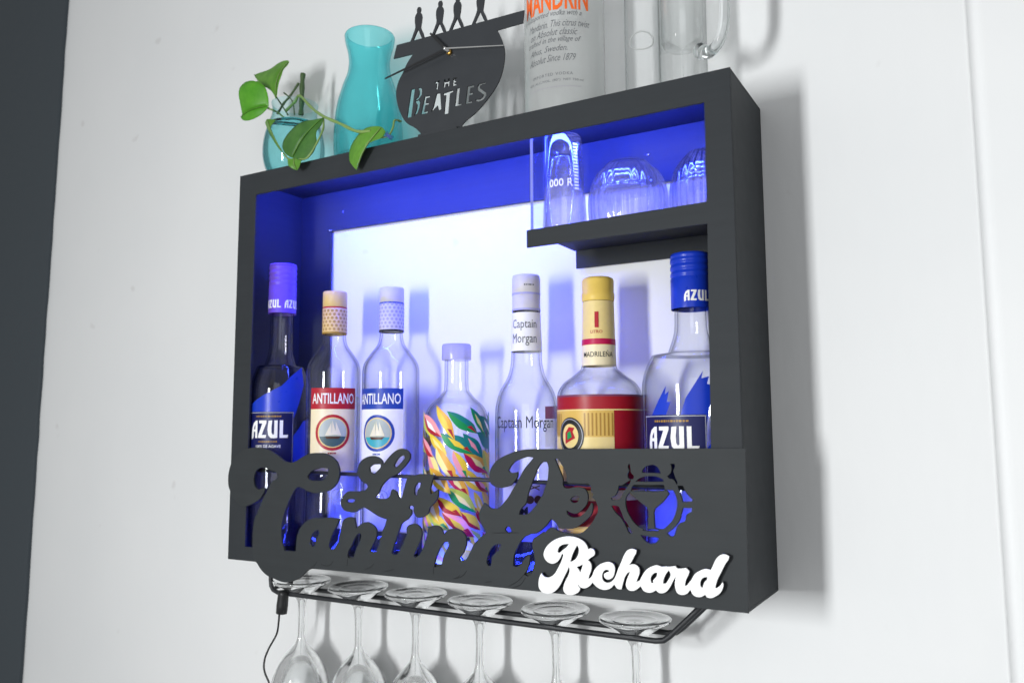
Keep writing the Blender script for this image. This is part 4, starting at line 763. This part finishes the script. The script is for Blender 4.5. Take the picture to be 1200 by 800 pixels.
# frosted vodka bottle
vb = tag(empty('vodka_bottle', (0.4420, -0.056, ZT)), 'frosted white bottle with orange title and handwritten script, on top of the cabinet', 'bottle')
R = 0.0448
shell(vb, [(0.001, 0.005), (R*0.75, 0.001), (R*0.96, 0.0008), (R, 0.005), (R, 0.160), (R*0.96, 0.172), (R*0.6, 0.184), (0.0145, 0.188), (0.0140, 0.215)], M['frost'])
m = MB(); m.lathe([(0.0158, 0.205), (0.0158, 0.232), (0.0004, 0.233)], M['cap_silver'], seg=40); m.build('cap', vb)
m = MB(); ac = rad(11); r_ = R+0.0004
m.wrap(text2d('MANDRIN', 0.078, 0.026, bold=0.025), r_, ac, 0.1265, M['orange'])
for (s_, w_, dx, z_) in (('Imported vodka with a', 0.062, 0.0, 0.1090), ('Mandarin. This citrus twist', 0.073, 0.004, 0.0985), ('on Absolut classic', 0.056, -0.002, 0.0890), ('crafted in the village of', 0.064, -0.002, 0.0800), ('Ahus, Sweden.', 0.046, -0.008, 0.0705), ('Absolut Since 1879', 0.056, -0.004, 0.0605)):
    m.wrap(text2d(s_, w_, 0.0078, shear=0.45), r_, ac+dx/R, z_, M['script_grey'])
m.wrap(text2d('IMPORTED VODKA', 0.047, 0.0032, space=1.25), r_, ac-0.003/R, 0.0425, M['script_grey'])
m.wrap(text2d('40% ALC./VOL. (80°)  NET 750 ml', 0.064, 0.0034), r_, ac, 0.0355, M['script_grey'])
m.wrap(dashes(0.060, 0.0014, 26, 4), r_, ac, 0.0285, M['cap_silver_line'])
m.build('lettering', vb)

# plain clear bottle and clear jug with a handle
cb = tag(empty('clear_bottle', (0.5310, -0.050, ZT)), 'plain clear glass bottle with a faint raised oval, beside the frosted one', 'bottle')
R = 0.0185
shell(cb, [(0.001, 0.004), (R*0.8, 0.001), (R*0.96, 0.0008), (R, 0.005), (R, 0.135), (R*0.9, 0.150), (0.011, 0.172), (0.0105, 0.215)], thin_glass('milky_bottle_glass', (0.96, 0.965, 0.965), (0.36, 0.41, 0.43), 0.05, 0.13, (0.85, 0.86, 0.86)))
m = MB(); q = [(0.0132*math.cos(t), 0.0098*math.sin(t)) for t in [2*PI*k/40 for k in range(41)]]
m.tube([((R+0.0001)*math.sin(rad(17)+a/R), -(R+0.0001)*math.cos(rad(17)+a/R), 0.072+b) for a, b in q], 0.0008, M['frost'], 6)
m.build('raised_oval', cb)
m = MB(); m.lathe([(0.0116, 0.206), (0.0116, 0.226), (0.0004, 0.227)], M['cap_silver'], seg=32); m.build('stopper', cb)

jg = tag(empty('jug', (0.5765, -0.055, ZT)), 'clear thick glass jug with a handle at the right end of the cabinet top', 'jug')
R = 0.0245
prof = [(0.0005, 0.001), (R*0.93, 0.0008), (R, 0.004), (R, 0.17), (R*1.02, 0.20), (R*1.02-0.0025, 0.2), (R-0.0028, 0.17), (R-0.003, 0.066), (R-0.0055, 0.0605), (0.0005, 0.058)]
m = MB(); m.lathe(prof, M['jug'], seg=64, closed=True); m.build('glass_body', jg)
a_ = rad(62); rr_ = [(R-0.001, 0.046), (R+0.012, 0.040), (R+0.024, 0.044), (R+0.032, 0.058), (R+0.034, 0.080), (R+0.034, 0.120), (R+0.028, 0.150), (R+0.012, 0.162), (R-0.001, 0.160)]
hp = [(1000*r*math.sin(a_), -1000*r*math.cos(a_), 1000*z) for r, z in rr_]
m = MB(); q = spline3(hp, 6); m.tube(q, 0.006, M['crystal'], 12, [0.0085-0.003*min(1, i/8) for i in range(len(q))]); m.build('handle', jg)

# ------------------------------------------------------------------ glass rack and wine glasses below
rk = tag(empty('glass_rack', (0.3, -0.05, 0)), 'black wire rack with two rails fixed under the cabinet', 'rack')
def rail(y):
    pts = [(0.0205, y, -0.0002), (0.0205, y, -0.030), (0.0215, y, -0.0385), (0.0255, y, -0.0435), (0.034, y, -0.0462), (0.2, y, -0.0462), (0.4, y, -0.0462), (0.536, y, -0.0462), (0.5445, y, -0.0448), (0.551, y, -0.0400), (0.570, y, -0.0215), (0.5915, y, -0.0002)]
    m = MB(); m.tube(pts, 0.0028, M['wire'], 14); return loc_par(m.build('rail'), rk)
rail(-0.064); rail(-0.027)
for x, z in ((0.5445, -0.0435), (0.024, -0.0415)):
    m = MB(); m.tube([(x, -0.0625, z), (x, -0.0285, z)], 0.0020, M['wire']); loc_par(m.build('crossbar'), rk)

def glass_profile():
    zf = 0.0; b = 0.0405
    out_ = [(0.0004, zf-0.0050), (0.0050, zf-0.0048), (0.0080, zf-0.0043), (0.0115, zf-0.0039), (0.019, zf-0.0033), (0.0225, zf-0.0022), (0.0240, zf-0.0029), (0.029, zf-0.0018), (0.0332, zf-0.0003), (0.0352, zf), (0.0366, zf-0.0012), (0.0364, zf-0.0030), (0.0345, zf-0.0046), (0.028, zf-0.0080), (0.0205, zf-0.0122), (0.0140, zf-0.0168), (0.0095, zf-0.0210), (0.0062, zf-0.0262), (0.0046, zf-0.034), (0.0041, zf-0.046), (0.0041, zf-0.060), (0.0047, zf-0.071), (0.0066, zf-0.0775), (0.0115, zf-0.0835), (0.0195, zf-0.0915), (0.0272, zf-0.1030), (0.0330, zf-0.1170), (0.0365, zf-0.134), (0.0368, zf-0.154), (0.0338, zf-0.182), (0.0320, zf-0.198)]
    inn = [(0.0308, zf-0.198), (0.0326, zf-0.182), (0.0356, zf-0.154), (0.0352, zf-0.1345), (0.0316, zf-0.1180), (0.0256, zf-0.1045), (0.0178, zf-0.0945), (0.0095, zf-0.0890), (0.0004, zf-0.0875)]
    return sm_prof(out_, 3)+sm_prof(inn, 3)
gp = glass_profile()
labels = ['stemmed wine glass hanging at the far left, foot tucked behind the curled letter C',
          'stemmed wine glass hanging second from the left, next to the letter curl',
          'stemmed wine glass hanging third from the left end of the rack',
          'stemmed wine glass hanging fourth from the left, third from the right end',
          'stemmed wine glass hanging fifth from the left, under the start of the white name',
          'stemmed wine glass hanging at the far right end of the rack by the bent wires']
m = MB(); m.lathe(gp, M['stemware'], seg=56, closed=True)
src = tag(m.build('wine_glass', None, (0.0585, -0.047, -0.0300)), labels[0], 'wine glass', 'wine glasses hanging by their feet in the rack')
for i, x in enumerate((0.1500, 0.2372, 0.3255, 0.4187, 0.5085)):
    c = src.copy(); C.objects.link(c); c.location = (x, -0.047, -0.0300); c.rotation_euler = (rad((0.9, -0.7, 0.4, -1.0, 0.6)[i]), rad((-0.8, 0.5, 1.0, -0.4, 0.7)[i]), 0.7*i+0.3); c['label'] = labels[i+1]

# power cord with a plug body hooked over the left end of the rack
pc = tag(empty('power_cord', (0.046, -0.058, -0.05)), 'thin black power cord with a plug body hanging from the left end of the rack', 'cord')
m = MB(); m.lathe([(0.0005, -0.014), (0.0068, -0.0135), (0.0072, -0.004), (0.0066, 0.010), (0.0070, 0.014), (0.0005, 0.0145)], M['black_plastic'], seg=20); o = m.build('plug', pc); o.location = (0.001, -0.011, -0.006); o.rotation_euler = (0, rad(6), 0)
m = MB(); q = spline3([(-4, -11, -19), (-5, -11, -32), (-9, -10, -46), (-24, -8, -66), (-33, -6, -82), (-33, -5, -96), (-20, -5, -120), (0, -5, -200)], 8)
m.tube(q, 0.0012, M['black_plastic'], 8); m.build('cable', pc)

# ------------------------------------------------------------------ light
w = bpy.data.worlds.new('World'); S.world = w; w.use_nodes = True
nt = w.node_tree; nt.nodes.clear()
wo = nt.nodes.new('ShaderNodeOutputWorld'); bg = nt.nodes.new('ShaderNodeBackground')
tc = nt.nodes.new('ShaderNodeTexCoord'); sx = nt.nodes.new('ShaderNodeSeparateXYZ'); rp = nt.nodes.new('ShaderNodeValToRGB')
mr = nt.nodes.new('ShaderNodeMapRange'); mr.inputs[1].default_value = -1; mr.inputs[2].default_value = 1
nt.links.new(tc.outputs['Generated'], sx.inputs[0]); nt.links.new(sx.outputs['Z'], mr.inputs[0]); nt.links.new(mr.outputs[0], rp.inputs[0])
rp.color_ramp.elements[0].position = 0.0; rp.color_ramp.elements[0].color = (0.74, 0.75, 0.75, 1)
rp.color_ramp.elements[1].position = 1.0; rp.color_ramp.elements[1].color = (0.80, 0.81, 0.82, 1)
e2 = rp.color_ramp.elements.new(0.5); e2.color = (0.72, 0.735, 0.74, 1)
nt.links.new(rp.outputs[0], bg.inputs[0]); bg.inputs[1].default_value = WORLD
nt.links.new(bg.outputs[0], wo.inputs[0])
def area(name, loc, target, sx_, sy_, power, col):
    l = bpy.data.lights.new(name, 'AREA'); l.shape = 'RECTANGLE'; l.size = sx_; l.size_y = sy_; l.energy = power; l.color = col
    o = bpy.data.objects.new(name, l); C.objects.link(o); o.location = loc
    d = Vector(target)-Vector(loc); o.rotation_euler = d.to_track_quat('-Z', 'Y').to_euler(); return o
kl = area('window_or_fill_light', (0.05, -1.68, 0.17), (1.30, 0, 0.0), 0.15, 0.50, KEY, (0.975, 0.995, 1.0)); kl.data.spread = math.radians(150)
area('window_or_fill_light', (1.55, -2.6, 0.45), (0.7, 0, 0.1), 1.3, 1.5, FILL, (0.96, 0.98, 1.0))  # soft fill added at right front to brighten the right wall and soften shadows

# ------------------------------------------------------------------ camera
cam = bpy.data.cameras.new('camera'); co = bpy.data.objects.new('camera', cam); C.objects.link(co)
co.location = (0.8304, -0.8488, 0.1548); co.rotation_euler = (1.6794, 0.0042, 0.5238)
cam.sensor_width = 36; cam.lens = 970.79/1200*36; cam.clip_start = 0.02; cam.clip_end = 50
cam.dof.use_dof = True; cam.dof.focus_distance = 0.86; cam.dof.aperture_fstop = 7.1
S.camera = co
S.render.engine = 'CYCLES'
S.view_settings.view_transform = 'Standard'; S.view_settings.look = 'None'; S.view_settings.exposure = 0; S.view_settings.gamma = 1
cy = S.cycles
cy.use_denoising = True; cy.max_bounces = 16; cy.diffuse_bounces = 4; cy.glossy_bounces = 6; cy.transmission_bounces = 12; cy.transparent_max_bounces = 40
cy.caustics_reflective = False; cy.caustics_refractive = True; cy.blur_glossy = 0.6; cy.sample_clamp_indirect = 6
